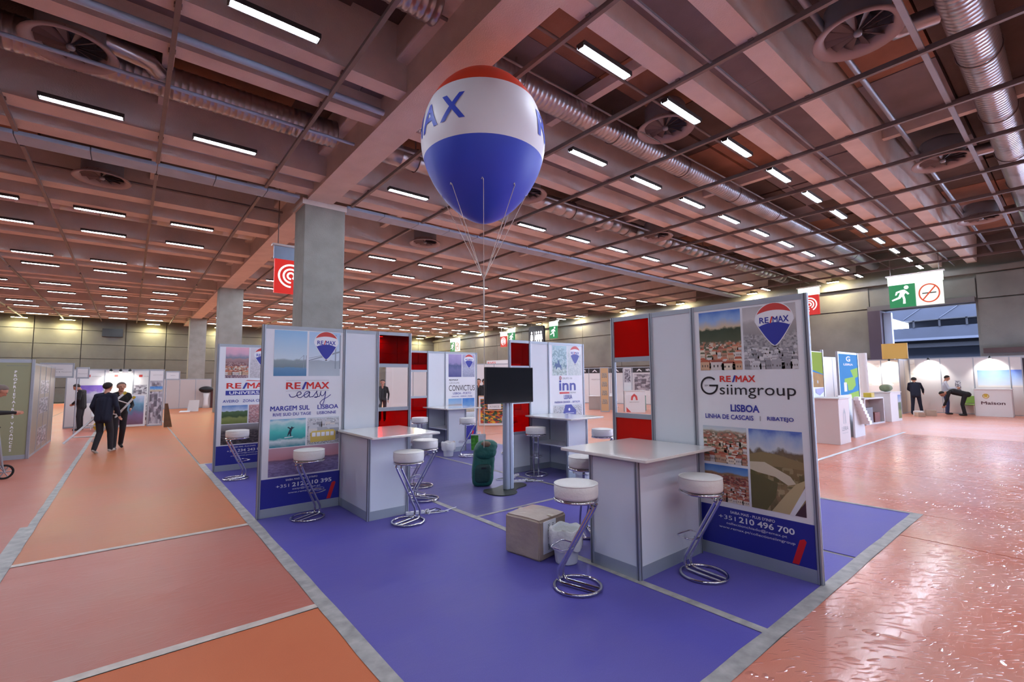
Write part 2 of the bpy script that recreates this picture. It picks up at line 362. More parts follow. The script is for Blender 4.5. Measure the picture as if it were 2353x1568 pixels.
# walls with their panels
wp = mat('wall_panel_grey', (92,93,92), .8, var=.1, scale=1.5)
wc = mat('wall_concrete', (112,110,107), .85, var=.2, scale=.7, bump=.2, bscale=20, detail=9)
wall_back = MB().box((-32, YB+.1, 0), (36, YB+.5, 8.4)).obj('wall_back', wp); tag(wall_back, kind='structure')
for k in range(16):
    for j in range(6):
        x0 = -12+2.9*k
        MB().box((x0+.03, YB, .1+1.22*j), (x0+2.87, YB+.1, .1+1.22*(j+1)-.04)).obj('wall_panel', wp, wall_back)
MB().box((-2.0, YB-.25, 5.7), (-.6, YB, 6.4)).obj('louvre', darkp, wall_back)
for x in (-8.6,): MB().box((x-.6, YB-.5, 0), (x, YB, 7.6)).obj('pilaster', mat('dark_pilaster', (40,40,38), .8), wall_back)
wr = MB()
OY0, OY1, OZ0, OZ1 = 3.05, 7.2, 1.5, 5.2
wr.box((XW, OY1, 0), (XW+.7, 60, 8.4)).box((XW, .6, 0), (XW+.7, OY0, 8.4)).box((XW, OY0, OZ1), (XW+.7, OY1, 8.4)).box((XW, OY0, 0), (XW+.7, OY1, OZ0))
wr.box((XW, -18, 0), (XW+.7, -13, 8.4)).box((XW, -13, 6.4), (XW+.7, .6, 8.4))
wall_right = wr.obj('wall_right', wc); tag(wall_right, kind='structure')
for k in range(-3, 14):
    y0 = OY0-.05+4.15*k
    if 0 <= k < 1: MB().box((XW-.10, y0, 5.4), (XW, y0+4.11, 6.35)).obj('wall_panel', wc, wall_right); continue
    if y0 < -1.5 : continue
    if k == -1: y0 = .65
    MB().box((XW-.10, y0, 2.7), (XW, min(y0+4.11, 2.95) if k == -1 else y0+4.11, 5.3)).obj('wall_panel', wc, wall_right)
    MB().box((XW-.12, y0, 5.36), (XW, min(y0+4.11, 2.95) if k == -1 else y0+4.11, 6.5)).obj('wall_panel', wc, wall_right)
MB().box((XW-.3, -1, 6.55), (XW, YB, 6.8)).obj('wall_ledge', wc, wall_right)
MB().box((XW-.35, .6, 2.75), (XW, 2.9, 2.98)).obj('guard_rail', mat('dark_red_beam', (70,48,48), .7), wall_right)
MB().box((XW-.05, 40.5, 3.5), (XW+.02, 43.6, 4.95)).obj('dark_opening', darkp, wall_right)
MB().box((XW-.05, 46.5, 4.2), (XW+.02, 49.6, 5.0)).obj('dark_opening', darkp, wall_right)
MB().box((XW-.3, OY1-.55, OZ0), (XW+.7, OY1, OZ1)).obj('door_reveal', mat('purple_grey_paint', (70,58,74), .7), wall_right)
MB().box((XW-.3, OY0, OZ1), (XW+.3, OY1, OZ1+.25)).obj('door_lintel', mat('lintel_grey', (96,92,96), .7), wall_right)
MB().box((XW+.2, OY1-.9, OZ0), (XW+.5, OY1-.56, OZ1-.1)).obj('door_frame', mat('pale_blue_frame', (176,190,222), .5), wall_right)
wall_left = MB().box((-32.5,-18,0), (-32,60,8.4)).obj('wall_left', wp); tag(wall_left, kind='structure')
wall_front = MB().box((-32,-18.5,0), (36,-18,8.4)).obj('wall_front', wp); tag(wall_front, kind='structure')
# the building seen through the opening
bd = empty('dock_building', (XW, 0, 0), 0, 'blue-grey concrete walkway building seen through the opening in the right wall', 'building')
bg = mat('shaded_concrete', (38,44,58), .8, var=.1, scale=1); bgD = mat('dark_soffit', (22,25,34), .8); bgE = mat('pale_edge', (70,76,90), .6)  # colours kept dark, with the canopy's shade put into them
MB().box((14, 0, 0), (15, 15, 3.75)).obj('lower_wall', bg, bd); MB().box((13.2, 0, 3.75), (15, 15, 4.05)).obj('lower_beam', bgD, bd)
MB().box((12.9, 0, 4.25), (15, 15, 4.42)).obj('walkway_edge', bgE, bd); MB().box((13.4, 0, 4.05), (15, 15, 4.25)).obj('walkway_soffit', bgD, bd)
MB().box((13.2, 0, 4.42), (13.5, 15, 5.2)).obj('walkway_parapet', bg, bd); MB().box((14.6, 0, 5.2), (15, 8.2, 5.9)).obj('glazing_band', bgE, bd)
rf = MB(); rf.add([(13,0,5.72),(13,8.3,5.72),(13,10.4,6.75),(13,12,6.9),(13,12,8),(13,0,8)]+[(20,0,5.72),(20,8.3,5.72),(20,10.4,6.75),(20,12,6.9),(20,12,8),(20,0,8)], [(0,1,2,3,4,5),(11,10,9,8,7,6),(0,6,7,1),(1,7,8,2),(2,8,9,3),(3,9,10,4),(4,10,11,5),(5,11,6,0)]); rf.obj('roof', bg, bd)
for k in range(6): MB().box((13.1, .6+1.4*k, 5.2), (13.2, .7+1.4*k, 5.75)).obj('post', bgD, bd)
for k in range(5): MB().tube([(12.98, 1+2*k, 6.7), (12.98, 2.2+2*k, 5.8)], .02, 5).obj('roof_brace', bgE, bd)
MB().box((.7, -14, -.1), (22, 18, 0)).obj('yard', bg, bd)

# ------------------------------------------------------------------ ceiling services
def rail(x, y0, y1):
    m = MB().box((x-.035, y0, 7.0), (x+.035, y1, 7.055)).box((x-.02, y0, 7.055), (x+.02, y1, 7.1))
    return m.obj('hanging_rail', steel, ceiling)
lx = [.3-2.38*k for k in range(6)] + [2.66]; rx = [5.04+2.4*k for k in range(11)]
for x in lx+rx:
    for a, b in ((-14, 13.85), (14.65, 30.2), (30.7, 46.6), (47.2, 53.8)): rail(x, a, b)
for x in lx+rx:
    for y in (3.0, 4.28, 7.82, 9.0, 12.5): MB().box((x-.05, y-.04, 7.06), (x+.05, y+.04, 7.13)).obj('rail_clamp', steel, ceiling)
for y, r_, m in ((1.33, .04, steelL), (3.66, .018, steelL)):
    MB().box((4.6, y-r_, 7.055), (XW, y+r_, 7.1)).obj('cross_rail', m, ceiling)
def pipe(x0, x1, y, z, r_, m, nm='ceiling_pipe'): return MB().tube([(x0, y, z), (x1, y, z)], r_, 10).obj(nm, m, ceiling)
pipe(-30, 3.7, 8.52, 7.06, .06, blueg); pipe(-30, 3.7, 10.1, 7.05, .035, blueg); pipe(-30, 3.7, 13.0, 7.2, .03, blueg)
pipe(4.6, XW, 10.0, 7.25, .03, steelL); pipe(4.6, XW, 5.2, 7.4, .03, steel); pipe(-30, 3.7, 16.5, 7.3, .04, steel); pipe(4.6, XW, 2.35, 7.5, .05, steelL)
pipe(4.6, XW, 6.0, 7.3, .02, steel); pipe(-30, 3.7, 6.1, 7.5, .03, steel)
tray = empty('cable_tray', (0, 14.3, 7.0), 0, 'long blue-grey cable tray under the ceiling, crossing at the near column', 'cable tray')
for a, b in ((-18, 3.6), (4.95, XW)):
    x = a
    while x < b-.1:
        xe = min(x+1.22, b); MB().bev((x+.008, -.29, 0), (xe-.008, .29, .1), .02, axis=0).obj('tray_section', blueg, tray); x = xe
def spiral(y, z, r_, x0, x1, label, fine):
    t = empty('spiral_duct', (x0, y, z), 0, label, 'duct', 'round spiral ventilation ducts under the ceiling')
    st = .12 if fine else .5; n = int((x1-x0)/st); prof = []; m = MB(); N_ = 18
    for i in range(n+1):
        for dx, rr in ((0, r_), (.012, r_+.008), (.03, r_+.008), (.042, r_)):
            prof.append((rr, min(i*st+dx, x1-x0)))
    V = []
    for rr, xx in prof:
        for k in range(N_): a = 2*math.pi*k/N_; V.append((xx, rr*math.cos(a), rr*math.sin(a)))
    F = [(i*N_+k, (i+1)*N_+k, (i+1)*N_+(k+1)%N_, i*N_+(k+1)%N_) for i in range(len(prof)-1) for k in range(N_)]
    m.add(V, F, 0, True).obj('duct_body', duct, t)
    for k in range(int((x1-x0)/3)):
        MB().tube([(1+3*k, (r_+.02)*math.cos(a), (r_+.02)*math.sin(a)) for a in [2*math.pi*j/20 for j in range(20)]], .012, 4, closed=True).box((1+3*k-.015, -.01, r_), (1+3*k+.015, .01, 8.3-z)).obj('hanger', steel, t)
    return t
spiral(.82, 7.65, .30, 4.7, 30.5, 'large bright spiral duct at the top right, nearest the right wall opening', True)
spiral(6.75, 7.62, .27, 4.7, 30.5, 'spiral duct behind the balloon, running from the beam to the right wall', True)
spiral(11.0, 7.6, .30, -14, 3.6, 'spiral duct above the hall to the left of the concrete beam, nearest one', True)
spiral(11.0, 7.6, .28, 4.7, 30.5, 'spiral duct right of the beam, third in depth, behind the second light row', False)
spiral(1.6, 7.65, .27, -14, 3.6, 'spiral duct left of the beam at the very top of the picture', True)
spiral(6.2, 7.7, .27, -14, 3.6, 'spiral duct left of the beam, above the nearest left light row', True)
spiral(20.6, 7.6, .28, -14, 3.6, 'spiral duct left of the beam beyond the cable tray', False)
spiral(25.3, 7.6, .28, 4.7, 30.5, 'spiral duct right of the beam beyond the cable tray', False)
# swirl diffusers
def diffuser():
    t = empty('ceiling_diffuser')
    m = MB().lathe([(.60,.03),(.62,0),(.60,-.025),(.50,.02),(.46,.05),(.44,.16)], 32); m.obj('diffuser_ring', mat('diffuser_grey', (158,150,152), .5), t)
    MB().lathe([(.44,.12),(.44,.5),(.40,.56),(0,.56)], 24).obj('diffuser_drum', steelL, t)
    MB().lathe([(0,.0),(.05,.0),(.06,.03),(.06,.1),(0,.1)], 12).obj('hub', steelL, t)
    vm = MB(); vm.add([(.05,-.02,.05),(.45,-.05,.05),(.45,.07,.12),(.05,.03,.1),(.05,-.02,.06),(.45,-.05,.06),(.45,.07,.13),(.05,.03,.11)], [(0,1,2,3),(7,6,5,4),(0,4,5,1),(1,5,6,2),(2,6,7,3),(3,7,4,0)])
    me = vm.mesh('vane', mat('vane_dark', (96,88,90), .5, .3))
    for k in range(12):
        o = bpy.data.objects.new('vane', me); C.objects.link(o); o.parent = t; o.rotation_euler = (0,0,2*math.pi*k/12)
    return t
D0 = diffuser()
dl = [((8.75,1.92,7.15), 'round swirl ceiling diffuser hanging at the top right, largest right of the beam'),
      ((-.98,10.1,7.15), 'round swirl ceiling diffuser in the top left corner, largest left of the beam'),
      ((15.8,1.92,7.15), 'round swirl diffuser, second along the big bright duct'), ((22.8,1.92,7.15), 'round swirl diffuser, third along the big bright duct'),
      ((8.85,10.1,7.15), 'round swirl diffuser just right of the balloon cone'), ((15.5,10.1,7.15), 'round swirl diffuser in the dark bay above the white poster wall'),
      ((-.8,16.3,7.15), 'round swirl diffuser beyond the blue-grey tray at left'), ((8.9,16.3,7.15), 'round swirl diffuser beyond the tray, right of the near column'),
      ((9.1,5.6,7.3), 'round swirl diffuser beside the second bright tube light')]
for i, (l, lab) in enumerate(dl):
    if i == 0: D0.location = l; tag(D0, lab, 'diffuser', 'swirl diffusers under the ceiling')
    else: copies(D0, l, .3*i, lab)
for l, s in (((8.75,1.92,7.15), -1), ((15.8,1.92,7.15), -1), ((22.8,1.92,7.15), -1), ((-.98,10.1,7.15), 1)):
    MB().tube([(l[0]+.3, l[1], 7.5), (l[0]+1.0, l[1]+s*.3, 7.55), (l[0]+1.2, l[1]+s*.8, 7.62)], .15, 12).obj('branch_duct', duct, ceiling)
# light fittings
houseM = mat('fitting_housing', (52,48,46), .6)
def fixture():
    t = empty('ceiling_light')
    MB().box((-.62,-.085,.052), (.62,.085,.10)).box((-.62,-.085,.020), (.62,-.075,.052)).box((-.62,.075,.020), (.62,.085,.052)).box((-.62,-.06,.015), (-.60,.06,.06)).box((.60,-.06,.015), (.62,.06,.06)).obj('housing', houseM, t)  # trough sides added to keep the tube light off ribs and ceiling
    for s in (-1, 1):
        MB().tube([(-.58, s*.045, .03), (.58, s*.045, .03)], .014, 8, mi=0).obj('tube', tubeM, t)
    return t
F0 = fixture()
FM = MB().box((-.62,-.085,.052), (.62,.085,.10), 0).box((-.62,-.085,.020), (.62,-.075,.052), 0).box((-.62,.075,.020), (.62,.085,.052), 0).tube([(-.58, .045, .03), (.58, .045, .03)], .014, 5, 1).tube([(-.58, -.045, .03), (.58, -.045, .03)], .014, 5, 1).mesh('ceiling_light', [houseM, tubeM])  # far copy, with the same added light-blocking trough sides
rows = [4.75, 7.22, 11.92, 19.1, 21.85, 26.98, 29.3, 34.7, 37.85, 42.95, 45.6, 50.6]
ordn = ['first','second','third','fourth','fifth','sixth','seventh','eighth','ninth','tenth','eleventh','twelfth','thirteenth']
first = True
for ri, y in enumerate(rows):
    for side in (-1, 1):
        for k in range(11 if side > 0 else 7):
            if side > 0: x = 5.97+2.365*k
            else: x = 1.45-2.38*k
            if y == 4.75 and side < 0: continue
            if x > XW-1 or (side < 0 and x < -.62*y-1.5): continue
            if side > 0 and x < .12*y+1 and y > 40: pass
            lab = 'twin-tube strip light, %s %s of the beam, in the %s lit row' % (ordn[k], 'right' if side > 0 else 'left', ordn[ri])
            if first: o = F0; first = False; tag(o, lab, 'ceiling light')
            elif y < 25: o = copy_tree(F0); o['label'] = lab
            else: o = bpy.data.objects.new('ceiling_light', FM); C.objects.link(o); tag(o, lab, 'ceiling light')
            o['group'] = 'strip lights of the %s row, %s of the beam' % (ordn[ri], 'right' if side > 0 else 'left')
            o.location = (x, y, 7.0); 
# the rows that light the part of the hall behind and beside the camera
for yi, y in enumerate((-.9, -3.6, -8.3, -12.5)):
    for k in range(13):
        o = bpy.data.objects.new('ceiling_light', FM); C.objects.link(o); o.location = (-9+3.0*k, y, 7.0)
        tag(o, '%s strip light of the %s row behind the camera' % (ordn[k], ordn[yi]), 'ceiling light', 'strip lights out of the picture')
for x, y in ((-.9,7.2),(1.45,2.4)):
    pass
# warm wall washers on the back and right walls
wash = emis('washer_lamp', (255,226,140), 30)
for i, x in enumerate((-7.0,-4.2,1.5,6.7,12,17.5,23,28.5)):
    o = MB().box((-.5,-.1,0), (.5,.1,.08), 0).box((-.45,-.08,-.02), (.45,.08,0), 1).obj('wall_washer', [houseM, wash]); o.location = (x, YB-.6, 6.95)
    tag(o, '%s warm washer lamp from the left along the top of the far wall' % ordn[i], 'wall lamp', 'warm washers on the far wall')
    l = bpy.data.lights.new('washer_light', 'AREA'); l.shape = 'RECTANGLE'; l.size = .9; l.size_y = .15; l.energy = 120; l.color = (1,.86,.45)
    lo = bpy.data.objects.new('washer_light', l); C.objects.link(lo); lo.parent = o; lo.location = (0,0,-.03); lo.rotation_euler = (R(-20),0,0)
for i, y in enumerate((8.6, 13, 18, 23, 28, 33, 38, 43, 48)):
    o = MB().box((-.1,-.3,0), (.1,.3,.08), 0).box((-.08,-.27,-.02), (.08,.27,0), 1).obj('wall_washer', [houseM, wash]); o.location = (XW-.65, y, 7.0)
    tag(o, '%s warm washer lamp along the top of the right wall, counted from the opening' % ordn[i], 'wall lamp', 'warm washers on the right wall')
    l = bpy.data.lights.new('washer_light', 'AREA'); l.shape = 'RECTANGLE'; l.size = .15; l.size_y = .5; l.energy = 40; l.color = (1,.88,.55)
    lo = bpy.data.objects.new('washer_light', l); C.objects.link(lo); lo.parent = o; lo.location = (0,0,-.03); lo.rotation_euler = (0,R(-25),0)

# ------------------------------------------------------------------ flat printing
TC = {}; DEPTH = {}
def text_mesh(txt, bold, shear=0):
    k = (txt, bold, shear)
    if k not in TC:
        cu = bpy.data.curves.new('t', 'FONT'); cu.body = txt; cu.offset = 0 if 'M' in txt else bold; cu.shear = shear; cu.resolution_u = 3
        o = bpy.data.objects.new('t', cu); me = bpy.data.meshes.new_from_object(o)
        V = [v.co.copy() for v in me.vertices]; F = [tuple(p.vertices) for p in me.polygons]
        bpy.data.objects.remove(o); bpy.data.curves.remove(cu); bpy.data.meshes.remove(me)
        x0 = min(v.x for v in V); x1 = max(v.x for v in V); y0 = min(v.y for v in V); y1 = max(v.y for v in V)
        P = [(v.x-x0, v.y-y0) for v in V]; D = [0]*len(P)
        if 'M' in txt and bold:      # the M cannot be offset cleanly: thicken it with shifted copies, each a hair further back
            n0 = len(P); P0 = list(P); F0_ = list(F)
            for j, (dx, dy) in enumerate(((1,1),(-1,1),(1,-1),(-1,-1))):
                P += [(x+dx*bold, y_+dy*bold) for x, y_ in P0]; D += [(j+1)*6e-5]*n0; F += [tuple(i+(j+1)*n0 for i in f) for f in F0_]
        DEPTH[k] = D
        TC[k] = (P, F, x1-x0, y1-y0)
    return TC[k]
def text(parent, txt, u0, u1, z0, z1, m, y=-.002, bold=.0, name='lettering', shear=0, vertical=False):
    """lettering scaled into the box u0..u1 x z0..z1 on the parent's front plane"""
    V, F, W, H = text_mesh(txt, bold, shear)
    me = bpy.data.meshes.new(name); dp = DEPTH[(txt, bold, shear)]; me.from_pydata([(u0+x/W*(u1-u0), y+dp[i], z0+q/H*(z1-z0)) for i, (x, q) in enumerate(V)], [], F); me.materials.append(m); me.update()
    o = bpy.data.objects.new(name, me); C.objects.link(o); o.parent = parent; return o
def remax(parent, u0, u1, z0, z1, y=-.002, red=None, bl=None):
    W = u1-u0
    text(parent, 'RE', u0, u0+W*.33, z0, z1, red or redT, y, .020)
    MB().add([(u0+W*.355,y,z0-(z1-z0)*.06),(u0+W*.405,y,z0-(z1-z0)*.06),(u0+W*.475,y,z1+(z1-z0)*.06),(u0+W*.425,y,z1+(z1-z0)*.06)], [(0,1,2,3)]).obj('slash', bl or navyT, parent)
    text(parent, 'MAX', u0+W*.47, u1, z0, z1, red or redT, y, .020)
def rect(parent, u0, u1, z0, z1, m, y=-.001, name='printed_photo'):
    me = bpy.data.meshes.new(name); me.from_pydata([(u0,y,z0),(u1,y,z0),(u1,y,z1),(u0,y,z1)], [], [(0,1,2,3)])
    uv = me.uv_layers.new(name='UVMap'); k = 1 if (u1-u0) < 1.6*(z1-z0) else 1.6
    for i, c in enumerate(((0,0),(k,0),(k,1),(0,1))): uv.data[i].uv = c
    me.materials.append(m); me.update(); o = bpy.data.objects.new(name, me); C.objects.link(o); o.parent = parent; return o
def poly(parent, pts, m, y=-.0015, name='printed_shape'):
    return MB().add([(a, y, b) for a, b in pts], [tuple(range(len(pts)))]).obj(name, m, parent)
softred = mat('print_soft_red', (205,70,66), .4); skyW = mat('print_pale', (236,238,244), .4); cordM = mat('thin_dark', (70,66,70), .6)
def logo(parent, cu, top, w, y=-.003, fade=False):
    rr = w/2; cz = top-rr; n = 20; V = []; F = []; mi = []
    def col(x, k):
        q = max(0, 1-(x/k)**2)**.5; a = abs(x)/k
        return cz+k*q, cz-1.42*k*(1-a**1.35)
    k2 = rr*1.05
    pts = [(cu+k2*math.cos(t), cz+k2*math.sin(t)) for t in [math.pi*i/16 for i in range(17)]]
    low = [(cu-k2+2*k2*i/12, col(-k2+2*k2*i/12, k2)[1]) for i in range(1, 12)]
    poly(parent, pts+low, skyW, y+.0008, 'logo_outline')
    mb = MB()
    for i in range(n+1):
        x = -rr*math.cos(math.pi*i/n); t, b = col(x*.999, rr); a = (1-(x/rr)**2)
        r1 = min(t, cz+rr*(.38+.22*a)); b1 = max(b, min(t, cz-rr*(.28-.30*a)-.12*rr))
        V += [(cu+x, y, t), (cu+x, y, r1), (cu+x, y, min(b1, r1)), (cu+x, y, b)]
    for i in range(n):
        for j in range(3): mb.add([V[4*i+j], V[4*i+j+1], V[4*i+5+j], V[4*i+4+j]], [(0,1,2,3)], j)
    mb.obj('balloon_logo', [softred, skyW, navyT], parent)
    remax(parent, cu-rr*.78, cu+rr*.78, cz-.12*rr, cz+.22*rr, y-.001, navyT, redT)
    MB().add([(cu-.012,y,cz-1.52*rr),(cu+.012,y,cz-1.52*rr),(cu+.014,y,cz-1.44*rr),(cu-.014,y,cz-1.44*rr)], [(0,1,2,3)]).obj('basket_mark', cordM, parent)

ph = {}
ter = [(196,120,88),(226,206,184),(150,132,112),(214,150,120),(120,110,96),(232,222,210),(96,104,84)]
gry = [(176,176,180),(142,142,148),(206,206,208),(120,120,126),(190,190,194)]
ph['lisA'] = photo('photo_old_town', [(0,(96,88,72)),(.3,(120,96,78)),(.48,(84,92,72)),(.68,(66,76,58)),(.72,(210,190,160)),(.85,(150,180,224)),(1,(86,128,208))], .46, 9, ter, .85, .2)
ph['lisB'] = photo('photo_grey_town', [(0,(120,116,116)),(.5,(150,146,146)),(.74,(176,172,172)),(.8,(208,204,204)),(1,(186,182,186))], .55, 12, gry, .6, .15)
ph['town'] = photo('photo_roofs', [(0,(110,70,60)),(.6,(160,120,100)),(.86,(170,160,140)),(.9,(206,212,214)),(1,(190,204,216))], .84, 8, [(170,92,74),(120,96,80),(208,196,180),(186,120,96),(92,88,72),(150,70,60)], .75, .15)
ph['roofs'] = photo('photo_red_roofs', [(0,(96,46,50)),(.6,(150,84,74)),(.78,(150,120,84)),(.82,(120,160,210)),(1,(70,124,200))], .74, 11, [(150,72,64),(196,160,140),(120,52,54),(176,110,90),(90,70,60)], .75, .12)
ph['park'] = photo('photo_park', [(0,(90,76,50)),(.25,(160,140,100)),(.4,(104,96,56)),(.6,(128,112,78)),(.72,(110,96,80)),(.76,(200,206,214)),(.9,(160,180,214)),(1,(92,120,196))], .66, 5, [(104,92,56),(176,160,122),(86,84,50),(132,106,72)], .5, .3)
ph['bridgeA'] = photo('photo_bay', [(0,(86,136,178)),(.18,(110,152,186)),(.2,(128,146,150)),(.34,(150,166,170)),(.38,(206,224,234)),(1,(150,196,232))], warp=.08)
ph['bridgeB'] = photo('photo_bay_pale', [(0,(190,202,212)),(.2,(180,192,200)),(.34,(170,182,192)),(.36,(214,226,236)),(1,(172,206,236))], warp=.1)
ph['surf'] = photo('photo_wave', [(0,(60,140,160)),(.22,(210,226,230)),(.3,(56,160,164)),(.55,(80,190,182)),(.8,(150,206,206)),(.9,(206,226,224)),(1,(120,180,210))], warp=.25)
ph['tram'] = photo('photo_street', [(0,(180,176,176)),(.3,(150,146,140)),(.5,(216,216,220)),(1,(206,214,220))], .95, 13, [(226,226,230),(150,150,156),(190,196,204),(120,124,132),(206,202,196)], .8, .1, 1.6)
ph['dusk'] = photo('photo_dusk_bay', [(0,(128,118,170)),(.35,(150,140,186)),(.55,(120,96,124)),(.6,(196,140,150)),(1,(196,156,172))], .5, 10, [(90,70,96),(150,138,180),(140,128,176),(110,96,130)], .4, .1, .6)
ph['uA'] = photo('photo_mountain_town', [(0,(92,72,110)),(.3,(200,190,196)),(.38,(110,72,84)),(.6,(176,140,140)),(.66,(130,140,160)),(.8,(214,170,190)),(1,(236,178,196))], .5, 12, [(150,100,96),(206,180,176),(110,80,92)], .6, .2)
ph['field'] = photo('photo_green_field', [(0,(110,124,60)),(.3,(136,148,84)),(.4,(60,84,48)),(.66,(84,110,72)),(.7,(190,206,226)),(1,(96,140,206))], warp=.3)
ph['pinkh'] = photo('photo_pink_house', [(0,(150,110,116)),(.5,(190,140,140)),(1,(206,150,150))], .95, 7, [(196,140,140),(150,120,130),(220,196,196)], .6)
ph['night'] = photo('photo_dark_canal', [(0,(46,40,44)),(.5,(84,76,78)),(.8,(130,124,124)),(1,(150,150,156))], .7, 8, [(60,52,56),(110,100,100),(40,36,40)], .6, .1, .7)
ph['mtn'] = photo('photo_lilac_mountain', [(0,(78,84,140)),(.3,(110,110,160)),(.5,(84,96,140)),(.6,(150,140,190)),(1,(176,160,206))], warp=.3)
ph['mtnB'] = photo('photo_lilac_bridge', [(0,(150,158,196)),(.4,(176,184,214)),(.6,(150,150,190)),(1,(176,176,210))], .5, 12, gry, .3)
ph['lei'] = photo('photo_statue', [(0,(190,206,190)),(.2,(206,214,196)),(.3,(90,130,140)),(.5,(150,190,200)),(1,(170,206,214))], .9, 6, [(130,160,170),(190,216,220),(110,140,150),(206,222,222)], .6, .4)
ph['leiB'] = photo('photo_pale_street', [(0,(196,206,204)),(1,(216,226,228))], .8, 7, [(190,202,200),(216,224,222),(176,190,190)], .5)
ph['sky'] = photo('photo_blue_sky', [(0,(176,160,130)),(.3,(206,200,180)),(.45,(120,170,220)),(1,(56,130,210))], warp=.6)
ph['pal'] = photo('photo_palace', [(0,(206,196,186)),(.5,(190,170,160)),(.65,(160,190,220)),(1,(120,170,220))], .5, 10, [(206,170,160),(226,216,206),(160,140,130)], .6)
ph['cat'] = photo('photo_catalogue', [(0,(110,104,110)),(.4,(150,146,156)),(1,(176,176,186))], .95, 3, [(206,206,214),(120,112,124),(160,158,170),(84,80,92),(190,186,196)], .8, .1, .8)
ph['brownw'] = photo('photo_sepia', [(0,(150,140,126)),(1,(176,166,150))], .95, 3, [(190,178,160),(120,108,96),(160,150,134)], .6)
ph['fruit'] = photo('photo_fruit', [(0,(60,110,60)),(1,(90,100,70))], .98, 6, [(230,130,40),(60,120,70),(200,70,60),(40,80,80),(240,190,60),(90,60,90)], .9)
ph['white_kitchen'] = photo('photo_kitchen', [(0,(206,206,210)),(.5,(236,232,226)),(1,(246,240,230))], .9, 5, [(240,236,230),(216,206,196),(250,246,240)], .5)

# ------------------------------------------------------------------ exhibition walls
ZTOP = 2.47
def post(parent, u, z1=ZTOP, d=.02, name='post', z0=0):
    m = MB().bev((u-.022, -.022, z0), (u+.022, .022, z1), .008)
    m.box((u-.004, -.0235, z0), (u+.004, -.021, z1), 1); m.box((u-.0235, -.004, z0), (u-.021, .004, z1), 1); m.box((u+.021, -.004, z0), (u+.0235, .004, z1), 1)
    return m.obj(name, [alu, aluD], parent)
def rails(parent, a, b, zs):
    for z0, z1, nm in zs: MB().box((a+.022, -.014, z0), (b-.022, .014, z1)).obj(nm, alur, parent)
def red_bay(wall, a, b, rm=None):
    rails(wall, a, b, ((2.42, ZTOP, 'top_rail'), (1.93, 1.985, 'cross_rail'), (1.27, 1.325, 'cross_rail'), (.70, .75, 'cross_rail'), (0, .1, 'bottom_rail')))
    for z0, z1 in ((1.985, 2.42), (.75, 1.27)):
        p = MB().box((a+.022, -.004, z0), (b-.022, .004, z1)).obj('red_pane', rm or redB, wall)
        p['label'] = 'translucent red acrylic pane'
    p = MB().box((a+.022, -.003, 1.325), (b-.022, .003, 1.93)).obj('clear_pane', clearA, wall); p['label'] = 'clear pane'
    MB().box((a+.022, -.008, .1), (b-.022, .008, .70)).obj('lower_panel', white, wall)
def white_bay(wall, a, b):
    rails(wall, a, b, ((2.42, ZTOP, 'top_rail'), (0, .1, 'bottom_rail')))
    MB().box((a+.022, -.008, .1), (b-.022, .008, 2.42)).obj('white_panel', white, wall)
def poster_bay(wall, a, b, draw):
    rails(wall, a, b, ((2.42, ZTOP, 'top_rail'), (0, .11, 'bottom_rail')))
    p = MB().box((a+.022, -.010, .11), (b-.022, .008, 2.42)).obj('poster', pwhite, wall)
    global U0; W = b-a
    class P: pass
    q = P(); q.p = p; q.a = a; q.W = W
    q.U = lambda t: a+W*t
    q.rect = lambda u0, u1, z0, z1, m: rect(p, q.U(u0), q.U(u1), z0, z1, m, -.0115)
    q.text = lambda s, u0, u1, z0, z1, m, bold=.02, **k: text(p, s, q.U(u0), q.U(u1), z0, z1, m, -.0135, bold, **k)
    rect(p, a+.022, b-.022, .112, .48, navy, -.0115, 'printed_band')
    poly(p, [(q.U(.80), .12), (q.U(.85), .12), (q.U(.915), .325), (q.U(.90), .345), (q.U(.865), .33)], redM, -.013, 'printed_slash')
    q.text('SAIBA MAIS - PLUS D\'INFO', .30, .68, .43, .455, skyW, .01)
    draw(q)
    logo(p, q.U(.755), 2.415, .31*W*.98, -.0135)
    return p
